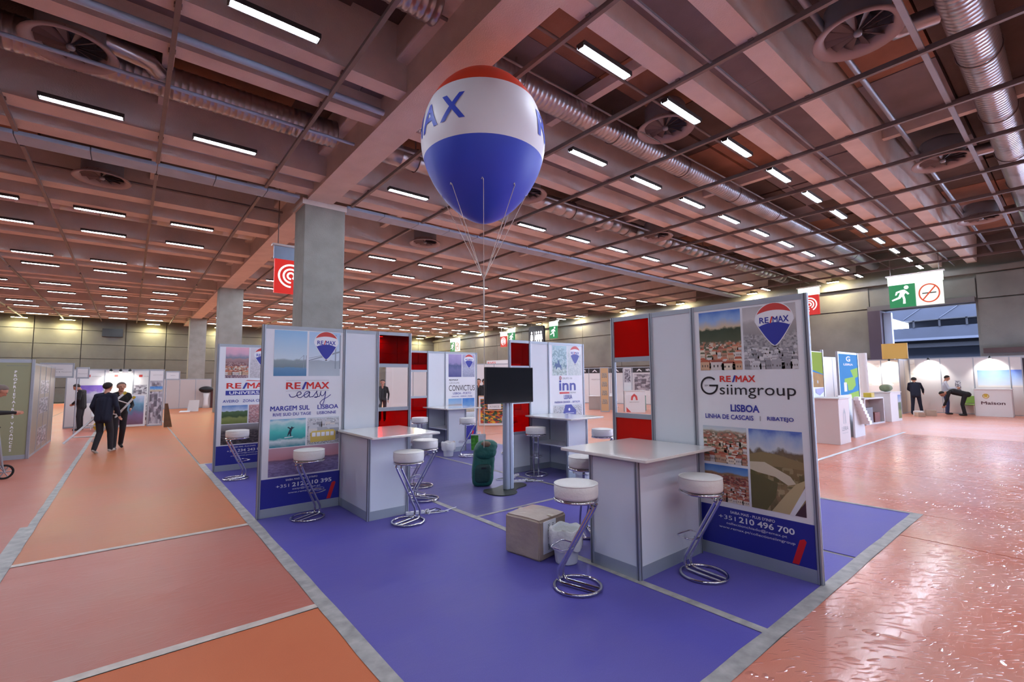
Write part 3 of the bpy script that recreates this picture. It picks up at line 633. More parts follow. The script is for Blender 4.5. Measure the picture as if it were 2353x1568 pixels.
def d_siim(q):
    q.rect(.07,.47,1.81,2.40,ph['lisA']); q.rect(.49,.93,1.81,2.40,ph['lisB'])
    houses(q,.07,.47,1.81,2.10,5,9,pcol[:4],rcol,3); houses(q,.49,.93,1.81,2.08,6,14,gcol,gcol[1:],4)
    ring = []; cu, cz, r0 = q.U(.15), 1.655, .092
    o = MB()
    for i in range(25):
        t = R(45+ (360-45-0)*i/24); a0 = (cu+r0*math.cos(t), cz+r0*math.sin(t)); b0 = (cu+(r0-.018)*math.cos(t), cz+(r0-.018)*math.sin(t)); ring.append((a0, b0))
    for i in range(24): o.add([(ring[i][0][0],-.0135,ring[i][0][1]), (ring[i+1][0][0],-.0135,ring[i+1][0][1]), (ring[i+1][1][0],-.0135,ring[i+1][1][1]), (ring[i][1][0],-.0135,ring[i][1][1])], [(0,1,2,3)])
    o.add([(cu+.0,-.0135,cz-.008),(cu+r0,-.0135,cz-.008),(cu+r0,-.0135,cz+.01),(cu+.0,-.0135,cz+.01)], [(0,1,2,3)]); o.obj('letter_g', black, q.p)
    text(q.p, 'SIIM', cu-.05, cu-.01, cz-.008, cz+.01, greyT, -.0135, .01)
    remax(q.p, q.U(.255), q.U(.575), 1.692, 1.752, -.0135)
    q.text('siimgroup', .25, .90, 1.535, 1.665, black, .0)
    q.text('LISBOA', .345, .60, 1.405, 1.475, navyT, .03); q.text('LINHA DE CASCAIS', .10, .545, 1.33, 1.375, navyT, .02); q.text('|', .60, .606, 1.33, 1.375, greyT, 0); q.text('RIBATEJO', .66, .87, 1.33, 1.375, navyT, .02)
    q.rect(.07,.475,.90,1.255,ph['town']); q.rect(.07,.475,.53,.875,ph['roofs']); q.rect(.495,.925,.53,1.255,ph['park'])
    houses(q,.07,.475,.90,1.19,6,13,pcol[:4],rcol,5); houses(q,.07,.475,.53,.77,7,15,pcol[:4],rcol[:3],6)
    pk_ = [mat('print_land', c, .45) for c in ((186,170,128),(208,196,170),(98,92,56),(72,50,60),(140,122,84),(222,226,232))]; y_ = -.0122
    poly(q.p,[(q.U(.495),1.02),(q.U(.60),1.05),(q.U(.72),1.04),(q.U(.925),.99),(q.U(.925),.93),(q.U(.495),.93)],pk_[4],y_)
    poly(q.p,[(q.U(.66),.53),(q.U(.80),.53),(q.U(.90),.72),(q.U(.925),.80),(q.U(.925),.84),(q.U(.86),.80),(q.U(.78),.70)],pk_[0],y_-.0001)
    poly(q.p,[(q.U(.495),.95),(q.U(.62),.96),(q.U(.82),.86),(q.U(.86),.80),(q.U(.80),.78),(q.U(.70),.84),(q.U(.56),.86),(q.U(.495),.88)],pk_[1],y_-.0002)
    poly(q.p,[(q.U(.495),.84),(q.U(.60),.83),(q.U(.72),.78),(q.U(.70),.66),(q.U(.62),.53),(q.U(.495),.53)],pk_[2],y_-.0003)
    poly(q.p,[(q.U(.80),.53),(q.U(.84),.53),(q.U(.925),.68),(q.U(.925),.78)],pk_[5],y_-.0004); poly(q.p,[(q.U(.84),.53),(q.U(.925),.53),(q.U(.925),.66)],pk_[3],y_-.0005)
    q.text('+351', .19,.345,.365,.405,skyW,.0); q.text('210 496 700', .375,.83,.36,.415,skyW,.02); q.text('collectionchiado@remax.pt', .26,.77,.315,.345,skyW,0); q.text('www.remax.pt/collectionsiimgroup', .19,.83,.27,.30,skyW,0)
def d_easy(q):
    q.rect(.12,.51,1.80,2.43-.02,ph['bridgeA']); q.rect(.535,.94,1.80,2.41,ph['bridgeB'])
    br = mat('print_bridge', (150,160,174), .4)
    U = q.U
    poly(q.p, [(U(.38),1.965),(U(.51),2.00),(U(.51),2.012),(U(.38),1.972)], br, -.0125, 'printed_bridge'); poly(q.p, [(U(.535),2.005),(U(.94),2.13),(U(.94),2.155),(U(.535),2.018)], br, -.0125, 'printed_bridge')
    for u, t, wd in ((.47, 2.08, .008), (.87, 2.38, .016)):
        for d in (0, .03 if u < .6 else .06): poly(q.p, [(U(u+d),1.90),(U(u+d)+wd,1.90),(U(u+d)+wd,t),(U(u+d),t)], br, -.0126, 'printed_bridge')
    for x0, z0, x1, z1 in ((.475,2.08,.38,1.98),(.50,2.08,.51,2.05),(.535,2.04,.70,2.08),(.70,2.08,.87,2.36),(.93,2.36,.94,2.35)):
        poly(q.p, [(U(x0),z0),(U(x1),z1),(U(x1),z1+.006),(U(x0),z0+.006)], br, -.0127, 'printed_cable')
    MB().box((U(.27),-.0125,1.738),(U(.80),-.012,1.741)).box((U(.27),-.0125,1.60),(U(.80),-.012,1.603)).obj('printed_line', greyT, q.p)
    remax(q.p, U(.27), U(.80), 1.625, 1.715, -.0135)
    # the handwritten word
    S = {'e': [(0,.35),(.25,.42),(.45,.6),(.35,.85),(.12,.78),(.02,.45),(.15,.12),(.4,.05),(.62,.25)],
         'a': [(.55,.8),(.25,.85),(.03,.5),(.1,.12),(.35,.12),(.6,.6),(.58,.8),(.56,.4),(.62,.1),(.85,.15)],
         's': [(0,.15),(.3,.7),(.4,.9),(.38,.6),(.5,.3),(.4,.03),(.15,.05),(.5,.12),(.7,.2)],
         'y': [(.05,.85),(.02,.5),(.15,.2),(.4,.4),(.55,.85),(.5,.1),(.3,-.9),(.05,-1.0),(0,-.7),(.3,-.3),(.75,.0),(1.1,.35)]}
    pts = [(-.75,.55),(-.6,.2),(-.3,.15)]; x = 0
    for ch, adv in (('e',.72),('a',.95),('s',.78),('y',1)):
        pts += [(x+a, b) for a, b in S[ch]]; x += adv
    def cr_(P):
        o = []
        for i in range(len(P)-1):
            p0, p1, p2, p3 = P[max(i-1,0)], P[i], P[i+1], P[min(i+2,len(P)-1)]
            for j in range(5):
                t = j/5; o.append(tuple(.5*((2*p1[k])+(-p0[k]+p2[k])*t+(2*p0[k]-5*p1[k]+4*p2[k]-p3[k])*t*t+(-p0[k]+3*p1[k]-3*p2[k]+p3[k])*t**3) for k in (0,1)))
        return o+[P[-1]]
    cv = cr_(pts); sc = .098
    mb = MB(); ln = []
    for i, (a, b) in enumerate(cv): ln.append((U(.40)+a*sc*1.28, 1.505+b*sc))
    for i in range(len(ln)-1):
        a, b = Vector(ln[i]), Vector(ln[i+1]); d = (b-a)
        if d.length < 1e-6: continue
        nn = Vector((-d.y, d.x)).normalized()*.0045; d = d.normalized()*.002
        mb.add([(a.x-nn.x-d.x,-.0135,a.y-nn.y-d.y),(b.x-nn.x+d.x,-.0135,b.y-nn.y+d.y),(b.x+nn.x+d.x,-.0135,b.y+nn.y+d.y),(a.x+nn.x-d.x,-.0135,a.y+nn.y-d.y)], [(0,1,2,3)])
    mb.obj('script_lettering', navyT, q.p)
    q.text('MARGEM SUL', .10,.56,1.345,1.405,navyT,.018); q.text('LISBOA', .66,.93,1.345,1.405,navyT,.018)
    q.text('RIVE SUD DU TAGE', .13,.58,1.275,1.315,navyT,.010); q.text('LISBONNE', .655,.90,1.275,1.315,navyT,.010)
    q.rect(.10,.52,.87,1.235,ph['surf']); q.rect(.54,.945,.87,1.235,ph['tram']); q.rect(.095,.945,.50,.86,ph['dusk'])
    houses(q,.54,.945,.93,1.235,4,7,gcol+[pcol[2]],gcol[:2],8,tall=1.3)
    sf = mat('print_surfer', (30,40,60), .5)
    poly(q.p, [(U(.30),1.0),(U(.31),1.05),(U(.33),1.10),(U(.30),1.12),(U(.31),1.13),(U(.34),1.11),(U(.35),1.135),(U(.365),1.12),(U(.39),1.12),(U(.36),1.10),(U(.345),1.05),(U(.35),1.01),(U(.335),1.0),(U(.33),1.04)], sf, -.0125, 'printed_surfer')
    poly(q.p, [(U(.27),.985),(U(.37),.995),(U(.37),1.003),(U(.27),.995)], pw2, -.0126, 'printed_board')
    poly(q.p, [(U(.58),.90),(U(.90),.91),(U(.90),1.03),(U(.87),1.06),(U(.60),1.05),(U(.58),1.02)], mat('print_tram', (214,186,96), .5), -.0125, 'printed_tram')
    for k in range(5): poly(q.p, [(U(.60+.058*k),.975),(U(.645+.058*k),.975),(U(.645+.058*k),1.03),(U(.60+.058*k),1.03)], skyW, -.0128, 'printed_window')
    q.text('+351', .19,.34,.35,.39,skyW,0); q.text('212 210 395', .375,.86,.345,.40,skyW,.02); q.text('easy@remax.pt', .38,.72,.30,.33,skyW,0); q.text('www.remax.pt/easy', .33,.73,.255,.285,skyW,0)
    MB().tube([(U(.70)+.07*math.cos(t), -.0135, .27+.022*math.sin(t)) for t in [2*math.pi*j/24 for j in range(24)]], .0015, 4, closed=True).obj('printed_loop', skyW, q.p)
def d_univ(q):
    q.rect(.12,.51,1.80,2.41,ph['uA']); q.rect(.535,.94,1.80,2.41,photo('photo_pale_town', [(0,(206,200,206)),(1,(220,214,222))], .6, 9, gry, .3))
    houses(q,.12,.51,1.86,2.10,5,14,pcol[:4],rcol[:3],9)
    poly(q.p, [(q.U(.46),1.735),(q.U(.50),1.755),(q.U(.88),1.735),(q.U(.88),1.728),(q.U(.50),1.74)], redT, -.0125, 'printed_roof')
    remax(q.p, q.U(.15), q.U(.90), 1.59, 1.70, -.0135); rect(q.p, q.U(.14), q.U(.91), 1.46, 1.55, navyT, -.0125, 'printed_band'); q.text('UNIVERSAL', .20,.86,1.475,1.535,skyW,.02)
    q.text('AVEIRO', .10,.36,1.315,1.37,navyT,.010); q.text('ZONA CENTRO', .43,.93,1.315,1.37,navyT,.010)
    q.rect(.09,.52,.90,1.26,ph['field']); q.rect(.54,.94,.90,1.26,ph['pinkh']); q.rect(.09,.94,.50,.885,ph['night'])
    q.text('+351', .20,.34,.35,.39,skyW,0); q.text('234 243 026', .375,.84,.345,.40,skyW,.02); q.text('universal@remax.pt', .30,.72,.30,.33,skyW,0); q.text('www.remax.pt/universal', .26,.76,.255,.285,skyW,0)
def d_inn(q):
    q.rect(.10,.51,1.80,2.41,ph['lei']); q.rect(.535,.94,1.80,2.41,ph['leiB'])
    st = mat('print_statue', (78,104,150), .5)
    poly(q.p, [(q.U(.16),1.98),(q.U(.20),1.99),(q.U(.19),1.93),(q.U(.22),1.93),(q.U(.24),1.97),(q.U(.32),1.96),(q.U(.34),1.90),(q.U(.36),1.93),(q.U(.35),2.0),(q.U(.30),2.04),(q.U(.28),2.12),(q.U(.25),2.10),(q.U(.25),2.04),(q.U(.18),2.05)], st, -.0125, 'printed_statue')
    MB().tube([(q.U(.32)+.022*math.cos(t), -.0135, 1.745+.035*math.sin(t)) for t in [2*math.pi*j/16 for j in range(16)]], .006, 4, closed=True).obj('printed_ring', redT, q.p)
    q.text('GRUPO VIA', .38,.66,1.72,1.76,greyT,0); q.text('inn', .28,.76,1.49,1.70,navyT,.02); rect(q.p, q.U(.29), q.U(.57), 1.425, 1.46, redT, -.0125, 'printed_band'); remax(q.p, q.U(.60), q.U(.76), 1.43, 1.455, -.0135, greyT, greyT)
    q.text('LEIRIA', .41,.65,1.315,1.40,navyT,.018); q.text('MARINHA GRANDE', .15,.58,1.235,1.275,navyT,.010); q.text('BATALHA', .66,.88,1.235,1.275,navyT,.010)
    q.rect(.11,.93,.80,1.20,ph['tram']); U = q.U
    poly(q.p, [(U(.30),.80),(U(.45),1.20),(U(.62),1.20),(U(.76),1.08),(U(.74),.80)], navyT, -.0125, 'printed_badge'); q.text('MORAGEM', .40,.72,.92,.98,skyW,.03)
    MB().lathe([(0,0),(.03,0)], 16).obj('printed_dot', skyW, q.p).matrix_local = Matrix.Translation((U(.56),-.0128,1.10)) @ Matrix.Rotation(R(90),4,'X')
    rect(q.p, U(.45), U(.70), 1.02, 1.03, skyW, -.0128, 'printed_line'); rect(q.p, U(.45), U(.70), .90, .908, skyW, -.0128, 'printed_line')
    q.text('+351 244 000', .20,.80,.36,.41,skyW,.02) if False else None
def d_conv(q):
    q.rect(.10,.51,1.80,2.41,ph['mtn']); q.rect(.535,.94,1.80,2.41,ph['mtnB'])
    q.text('RE/MAX', .12,.40,1.70,1.74,black,.02); q.text('GROUPE', .12,.44,1.62,1.66,greyT,0); q.text('CONVICTUS', .11,.94,1.43,1.58,black,0)
    q.text('LISBOA - PORTO', .24,.82,1.335,1.39,navyT,.010); q.text('CASCAIS - OEIRAS - PARIS', .20,.86,1.265,1.295,navyT,.01)
    q.rect(.10,.52,.85,1.225,ph['pal']); houses(q,.10,.52,.85,1.06,3,7,pcol[:4],rcol[:3],11); q.rect(.54,.93,.85,1.225,ph['sky']); q.rect(.10,.93,.52,.83,ph['leiB'])
def houses(q, u0, u1, z0, z1, rows, n, walls, roofs, seed, dy=-.0118, tall=1.0):
    """rows of little printed houses, far rows first"""
    g = random.Random(seed); m = MB(); U = q.U; nw = len(walls)
    for r in range(rows):
        t = r/max(1, rows-1); base = z1-(z1-z0)*(.35+.65*t); hgt = (z1-z0)/rows*(1.1+.6*t)*tall; y = dy-.0001*r
        k = max(3, int(n*(1-.45*t))); 
        for i in range(k):
            a = u0+(u1-u0)*(i+g.uniform(-.25,.15))/k; b = a+(u1-u0)/k*g.uniform(.8,1.35); a = max(a, u0); b = min(b, u1)
            if b-a < .004: continue
            zb = max(z0, base-hgt*.5+g.uniform(-.2,.2)*hgt); zt = min(z1-(z1-z0)*.02, zb+hgt*g.uniform(.6,1.0)); zr = min(z1, zt+hgt*g.uniform(.15,.32))
            if zt <= zb: continue
            m.add([(U(a),y,zb),(U(b),y,zb),(U(b),y,zt),(U(a),y,zt)], [(0,1,2,3)], g.randrange(nw))
            s_ = (b-a)*.15; m.add([(U(a),y-.00003,zt),(U(b),y-.00003,zt),(U(b-s_),y-.00003,zr),(U(a+s_),y-.00003,zr)], [(0,1,2,3)], nw+g.randrange(len(roofs)))
            for w_ in range(3):
                x = a+(b-a)*(.2+.28*w_); h_ = (zt-zb)*.28
                m.add([(U(x),y-.00004,zb+h_*1.3),(U(x+(b-a)*.1),y-.00004,zb+h_*1.3),(U(x+(b-a)*.1),y-.00004,zb+h_*2.3),(U(x),y-.00004,zb+h_*2.3)], [(0,1,2,3)], nw+len(roofs))
    return m.obj('printed_houses', walls+roofs+[pcol[4]], q.p)
pcol = [mat('print_tone', c, .4) for c in ((228,214,194),(206,170,140),(214,206,200),(186,140,116),(84,76,74))]
rcol = [mat('print_roof', c, .4) for c in ((186,96,72),(160,82,68),(204,124,96),(96,98,72))]
gcol = [mat('print_grey_tone', c, .4) for c in ((200,200,204),(170,170,176),(214,214,216),(150,150,156))]
wallE = empty('exhibition_wall', (1.33,6.72,0), 0, 'booth wall with the MARGEM SUL LISBOA poster at left and red panes at right', 'booth wall')
poster_bay(wallE, 0, 1.05, d_easy); white_bay(wallE, 1.05, 1.55); red_bay(wallE, 1.55, 2.08)
for u in (0, 1.05, 1.55, 2.08): post(wallE, u)
wallU = empty('exhibition_wall', (1.33,10.7,0), 0, 'booth wall with the AVEIRO ZONA CENTRO poster, behind the MARGEM SUL one', 'booth wall')
poster_bay(wallU, 0, 1.04, d_univ); white_bay(wallU, 1.04, 1.55); red_bay(wallU, 1.55, 2.07)
for u in (0, 1.04, 1.55, 2.07): post(wallU, u)
wallI = empty('exhibition_wall', (5.50,6.8,0), 0, 'booth wall with the LEIRIA poster, partly behind the television', 'booth wall')
red_bay(wallI, 0, .5); white_bay(wallI, .5, 1.0); poster_bay(wallI, 1.0, 2.02, d_inn)
for u in (0, .5, 1.0, 2.02): post(wallI, u)
wallC = empty('exhibition_wall', (5.44,10.7,0), 0, 'booth wall with the LISBOA PORTO CASCAIS poster, furthest one in the middle', 'booth wall')
red_bay(wallC, 0, .5); white_bay(wallC, .5, 1.02); poster_bay(wallC, 1.02, 2.02, d_conv)
for u in (0, .5, 1.02, 2.02): post(wallC, u)
wallS = empty('exhibition_wall', (4.56,3.56,0), R(-90), 'tall booth wall with the LINHA DE CASCAIS RIBATEJO poster, nearest at right', 'booth wall')
red_bay(wallS, -.06, .48, redA); white_bay(wallS, .48, .99); poster_bay(wallS, .99, 2.05, d_siim)
for u in (-.06, .48, .99, 2.05): post(wallS, u)

# ------------------------------------------------------------------ counters
def counter(loc, w, d, top, label, openside, rz=0):
    """local frame: front face along -y, w wide in x, d deep in y; top = (x0,x1,y0,y1)"""
    t = empty('counter', loc, rz, label, 'counter', 'white bar counters of the blue stand')
    H = 1.02
    for x, y in ((0,0), (w,0), (0,d), (w,d)):
        m = MB().bev((x-.02, y-.02, 0), (x+.02, y+.02, H), .007)
        for s in (-1, 1): m.box((x+s*.0205-.001, y-.004, 0), (x+s*.0205+.001, y+.004, H), 1); m.box((x-.004, y+s*.0205-.001, 0), (x+.004, y+s*.0205+.001, H), 1)
        if d > .7: m.box((x-.02,y-.02,0),(x-.02,y-.02,0))
        m.obj('post', [alu, aluD], t)
    sides = {'front': ((.02,-.008),(w-.02,.008)), 'back': ((.02,d-.008),(w-.02,d+.008)), 'left': ((-.008,.02),(.008,d-.02)), 'right': ((w-.008,.02),(w+.008,d-.02))}
    for k, (a, b) in sides.items():
        MB().box((a[0],a[1],H-.03), (b[0],b[1],H)).obj('top_rail', alur, t)
        if k == openside: continue
        MB().box((a[0],a[1],.11), (b[0],b[1],H-.03)).obj('side_panel', white, t)
        MB().box((a[0]-.004*(k in('left','right')),a[1]-.004*(k in('front','back')),0), (b[0]+.004*(k in('left','right')),b[1]+.004*(k in('front','back')),.11)).obj('bottom_rail', alur, t)
    MB().box((.01,.01,.52), (w-.01,d-.01,.54)).obj('shelf', white, t)
    MB().bev((top[0], top[2], H), (top[1], top[3], H+.028), .012).obj('countertop', tabletop, t)
    return t
counter((2.36,5.72,0), .52, .98, (-.07,.86,-.27,.95), 'white counter in front of the MARGEM SUL LISBOA booth wall', 'right')
counter((6.0,5.82,0), .5, .96, (-.16,.70,-.25,.95), 'white counter with open shelves in front of the LEIRIA booth wall', 'left')
counter((5.95,9.72,0), .5, .96, (-.16,.84,-.22,.95), 'white counter in front of the furthest middle booth wall', 'left')
counter((3.48,2.54,0), 1.0, .52, (-.1,1.05,-.17,.84), 'white counter nearest the camera, against the tallest booth wall at right', 'back')
counter((2.36,9.72,0), .52, .96, (-.07,.86,-.25,.95), 'white counter hidden behind the MARGEM SUL wall, at the AVEIRO wall', 'right')

# ------------------------------------------------------------------ stools
def fillet(P, r, n=5):
    out = [Vector(P[0])]
    for i in range(1, len(P)-1):
        p0, p, p1 = Vector(P[i-1]), Vector(P[i]), Vector(P[i+1]); a = (p0-p).normalized(); b = (p1-p).normalized()
        A = p+a*r; B = p+b*r
        for k in range(n+1):
            t = k/n; out.append(A*(1-t)**2 + p*2*t*(1-t) + B*t*t)
    out.append(Vector(P[-1])); return out
def stool():
    t = empty('bar_stool')
    s = .185
    MB().lathe([(0,.735),(s-.02,.735),(s-.004,.742),(s,.76),(s+.002,.80),(s,.842),(s-.006,.853),(s-.02,.860),(s-.06,.863),(0,.865)], 40).tube([((s-.003)*math.cos(a),(s-.003)*math.sin(a),.852) for a in [2*math.pi*j/40 for j in range(40)]], .005, 6, closed=True).obj('seat', leather, t)
    MB().tube([(s*.97*math.cos(a),s*.97*math.sin(a),.722) for a in [2*math.pi*j/36 for j in range(36)]], .012, 8, closed=True).lathe([(0,.722),(s*.9,.722),(s*.95,.73),(0,.735)], 24).obj('seat_ring', chrome, t)
    MB().tube([(.195*math.cos(a),.195*math.sin(a),.014) for a in [2*math.pi*j/44 for j in range(44)]], .0135, 8, closed=True).obj('base_ring', chrome, t)
    for sy in (-.042, .042):
        p = fillet([(-.10,sy,.712), (.175,sy,.712), (.15,sy,.655), (-.165,sy,.115), (-.155,sy,.02), (.185,sy,.016)], .045, 5)
        MB().tube(p, .0135, 10).obj('leg', chrome, t)
    # loop foot rest out from the legs
    zf = .30; xb = -.165+(.315)*(zf-.115)/(.655-.115)
    lp = fillet([(xb,-.045,zf), (xb-.02,-.11,zf+.01), (xb-.14,-.11,zf+.02), (xb-.14,.11,zf+.02), (xb-.02,.11,zf+.01), (xb,.045,zf)], .035, 4)
    MB().tube(lp, .006, 8).obj('foot_rest', chrome, t)
    MB().tube([(xb,-.05,zf), (xb,.05,zf)], .01, 8).obj('foot_rest_clamp', chrome, t)
    return t
S0 = stool(); tag(S0, 'x', 'bar stool', 'white and chrome bar stools')
st = [((2.98,2.80,.0), -74, 'white round bar stool with Z-shaped chrome frame nearest the camera, left of the near counter'),
      ((4.0,2.24,.0), -94, 'white round bar stool in front of the LINHA DE CASCAIS poster'),
      ((1.83,6.36,.0), -332+360-0, 'white round bar stool in front of the MARGEM SUL LISBOA poster'),
      ((2.72,5.36,.0), 18, 'white round bar stool at the front right corner of the left counter'),
      ((3.41,6.2,.0), -60, 'white round bar stool leaning towards the television, behind the left counter'),
      ((3.76,6.98,.0), -60, 'white bar stool half hidden behind another near the end of the red panes'),
      ((1.55,9.7,.0), 28, 'white bar stool in front of the AVEIRO poster'),
      ((5.78,6.4,.0), -132, 'white bar stool tucked at the left of the LEIRIA counter'),
      ((6.42,5.38,.0), -42, 'white bar stool at the right front of the LEIRIA counter'),
      ((6.02,8.98,.0), -38, 'white bar stool with crossed legs beside the green shopping bag'),
      ((4.05,3.66,.0), -128, 'white bar stool mostly hidden behind the near counter'),
      ((5.30,9.9,.0), -118, 'white bar stool seen below the far red panes'),
      ((6.95,8.6,.0), -118, 'white bar stool just showing left of the television post')]
angs = {2: 180-152-180+180, }
for i, (l, a, lab) in enumerate(st):
    # local +x is where the upper bend is; the lower run goes from -x to +x
    if i == 0: S0.location = l; S0.rotation_euler = (0,0,R(a)); S0['label'] = lab
    else: copies(S0, l, R({2: -152, 3: -162, 6: -152}.get(i, a)), lab)

# ------------------------------------------------------------------ television on its stand
tv = empty('television', (4.64,5.74,1.36), 0, 'black flat television on the silver post in the middle of the stand', 'television')
MB().bev((-.48,-.02,0), (.48,.02,.56), .012, axis=1).obj('casing', darkp, tv); MB().box((-.465,-.022,.02), (.465,-.0195,.55)).obj('screen', screen, tv)
MB().box((-.2,.02,.12), (.25,.045,.45)).obj('rear_housing', darkp, tv)
ts = empty('television_stand', (4.70,5.86,0), 0, 'silver post on a black curved floor plate carrying the television', 'stand')
MB().bev((-.085,-.05,.012), (.085,.05,1.5), .03).box((-.006,-.053,.02), (.006,-.049,1.4), 1).obj('post', [mat('brushed_silver', (176,186,198), .38, .5), aluD], ts)
bp_ = [(-.40,.10),(-.30,.22),(-.12,.20),(.05,.26),(.25,.30),(.42,.24),(.44,.10),(.36,.0),(.18,-.04),(.05,-.12),(-.02,-.24),(-.16,-.32),(-.34,-.26),(-.42,-.10)]
def smooth_poly(P, n=4):
    o = []; m = len(P)
    for i in range(m):
        p0, p1, p2, p3 = P[i-1], P[i], P[(i+1)%m], P[(i+2)%m]
        for j in range(n):
            t = j/n; o.append(tuple(.5*((2*p1[k])+(-p0[k]+p2[k])*t+(2*p0[k]-5*p1[k]+4*p2[k]-p3[k])*t*t+(-p0[k]+3*p1[k]-3*p2[k]+p3[k])*t**3) for k in (0,1)))
    return o
MB().prismz(smooth_poly(bp_)[::-1], .003, .014).obj('floor_plate', mat('black_steel_plate', (44,48,44), .55), ts)
MB().box((-.25,-.048,1.45), (.2,.02,1.75)).obj('mount', darkp, ts)

# ------------------------------------------------------------------ the balloon
BX, BY = 4.235, 5.86
bred = mat('balloon_red', (214,60,30), .5); bwh = mat('balloon_white', (226,224,232), .5); bbl = mat('balloon_blue', (52,76,200), .5)
bal = empty('balloon', (BX,BY,4.20), 0, 'giant red, white and blue balloon floating below the ceiling', 'balloon')
Hb = 2.45; Rb = .985; zc = 1.27
def brad(z):
    if z >= zc: return Rb*max(0, 1-((z-zc)/(Hb-zc))**2)**.5
    q = (zc-z)/zc; return Rb*max(0, 1-q**1.75)**.62
zs = [Hb-(Hb-zc)*(1-math.cos(math.pi/2*i/14)) for i in range(15)][:] + [zc*(1-i/24) for i in range(1, 24)] + [.02, .008, 0]
zs = sorted(set(zs), reverse=True)
B1, B2 = 1.86, .98
def band(name, m, hi, lo):
    z_ = [hi]+[z for z in zs if lo < z < hi]+[lo]; prof = [(brad(z), z) for z in z_]
    mb = MB(); mb.lathe([(r, z) for r, z in reversed(prof)], 64); return mb.obj(name, m, bal)
band('red_crown', bred, Hb, B1); band('white_band', bwh, B1, B2); band('blue_cone', bbl, B2, 0)
def wrap_text(txt, az, z0, z1, step):
    """letters wrapped round the balloon, az = azimuth (deg, to the right seen from the camera) of the first letter"""
    base = math.atan2(-BY, -BX)
    for i, ch in enumerate(txt):
        if ch == '/':
            V, F, W, H = [(0,-.05),(.18,-.05),(.5,1.05),(.32,1.05)], [(0,1,2,3)], .5, 1
        else: V, F, W, H = text_mesh(ch, 0 if ch == 'M' else .02)
        bm = bmesh.new(); vs_ = [bm.verts.new((x/W, y/H, 0)) for x, y in V]
        for f in F:
            try: bm.faces.new([vs_[k] for k in f])
            except ValueError: pass
        bmesh.ops.triangulate(bm, faces=bm.faces[:])
        for _ in range(3): bmesh.ops.subdivide_edges(bm, edges=[e for e in bm.edges if e.calc_length() > .12], cuts=1); bmesh.ops.triangulate(bm, faces=bm.faces[:])
        wd = step*(.88 if ch != '/' else .5)
        for v in bm.verts:
            a = base + R(az+i*step+v.co.x*wd-wd/2); z = z0+(z1-z0)*v.co.y; r = brad(z)+.006
            v.co = (r*math.cos(a), r*math.sin(a), z)
        me = bpy.data.meshes.new('lettering'); bm.to_mesh(me); bm.free(); me.materials.append(navyT if False else bbl)
        o = bpy.data.objects.new('lettering', me); C.objects.link(o); o.parent = bal
wrap_text('RE/MAX', -27-5*27, 1.20, 1.60, 27); wrap_text('RE/MAX', 68, 1.20, 1.60, 27)
MB().lathe([(0,-.03),(.03,-.02),(.035,.03),(.0,.05)], 12, c=(.16,-.2,.28)).obj('valve', darkp, bal)
knot = (0, 0, -.90)
cord = mat('white_cord', (214,206,196), .7)
for k in range(8):
    a = math.atan2(-BY,-BX)+R(45*k); z = .44; r = brad(z)+.004; p = (r*math.cos(a), r*math.sin(a), z)
    MB().tube([p, knot], .005, 6, cap=True).obj('tether_cord', cord, bal)
    MB().tube([(p[0],p[1],z-.02), (p[0]*1.01+.02*math.sin(a),p[1]*1.01-.02*math.cos(a),z+.03), (p[0]*1.005+.03*math.sin(a),p[1]*1.005-.03*math.cos(a),z-.01)], .006, 6).obj('tether_loop', cord, bal)
MB().tube([knot, (0,0,-1.0), (.01,.01,-2.5), (.05,.08,-3.52)], .0045, 6, rs=[.010,.012,.0045,.0045]).obj('main_tether', cord, bal)

# ------------------------------------------------------------------ small things on the stand
bx = empty('cardboard_box', (3.02,3.83,0), math.atan2(-.44,.07), 'taped brown cardboard box on the blue carpet left of the near counter', 'box')
bm = bmesh.new(); bmesh.ops.create_cube(bm, size=1)
for v in bm.verts: v.co = ((v.co.x+.5)*.45, (v.co.y+.5)*.44, (v.co.z+.5)*.38)
bmesh.ops.bevel(bm, geom=bm.edges[:], offset=.018, segments=3, affect='EDGES'); bmesh.ops.subdivide_edges(bm, edges=[e for e in bm.edges if e.calc_length() > .2], cuts=5, use_grid_fill=True)
for v in bm.verts:
    n_ = math.sin(v.co.x*17+v.co.y*9)*math.sin(v.co.z*13+v.co.y*11); v.co += v.normal*(.006*n_)
    if v.co.z > .34: v.co.z += .02*math.sin(v.co.x*8)*math.sin(v.co.y*6)
me = bpy.data.meshes.new('carton'); bm.to_mesh(me); bm.free(); me.materials.append(kraft); o = bpy.data.objects.new('carton', me); C.objects.link(o); o.parent = bx
MB().box((-.003,.0,.0),(-.003,.0,.0))
lb = MB().box((.452,.05,.06), (.458,.25,.36)).obj('paper_label', pw2, bx); lb['label'] = 'white paper label'
def vtext(parent, s, face, m):
    V, F, W, H = text_mesh(s, .01); x, y0, y1, z0, z1 = face   # runs up the face x = const
    me = bpy.data.meshes.new('lettering'); me.from_pydata([(x, y0+(q/H)*(y1-y0), z1-(p/W)*(z1-z0)) for p, q in V], [], F); me.materials.append(m); o = bpy.data.objects.new('lettering', me); C.objects.link(o); o.parent = parent
vtext(lb, 'SONNENSCHEIN', (.4595,.12,.15,.09,.33), black); vtext(lb, 'Restaurant', (.4595,.19,.21,.2,.33), black)
MB().box((.0,.20,.376),(.45,.25,.386)).obj('packing_tape', mat('brown_tape', (186,172,150), .3), bx)
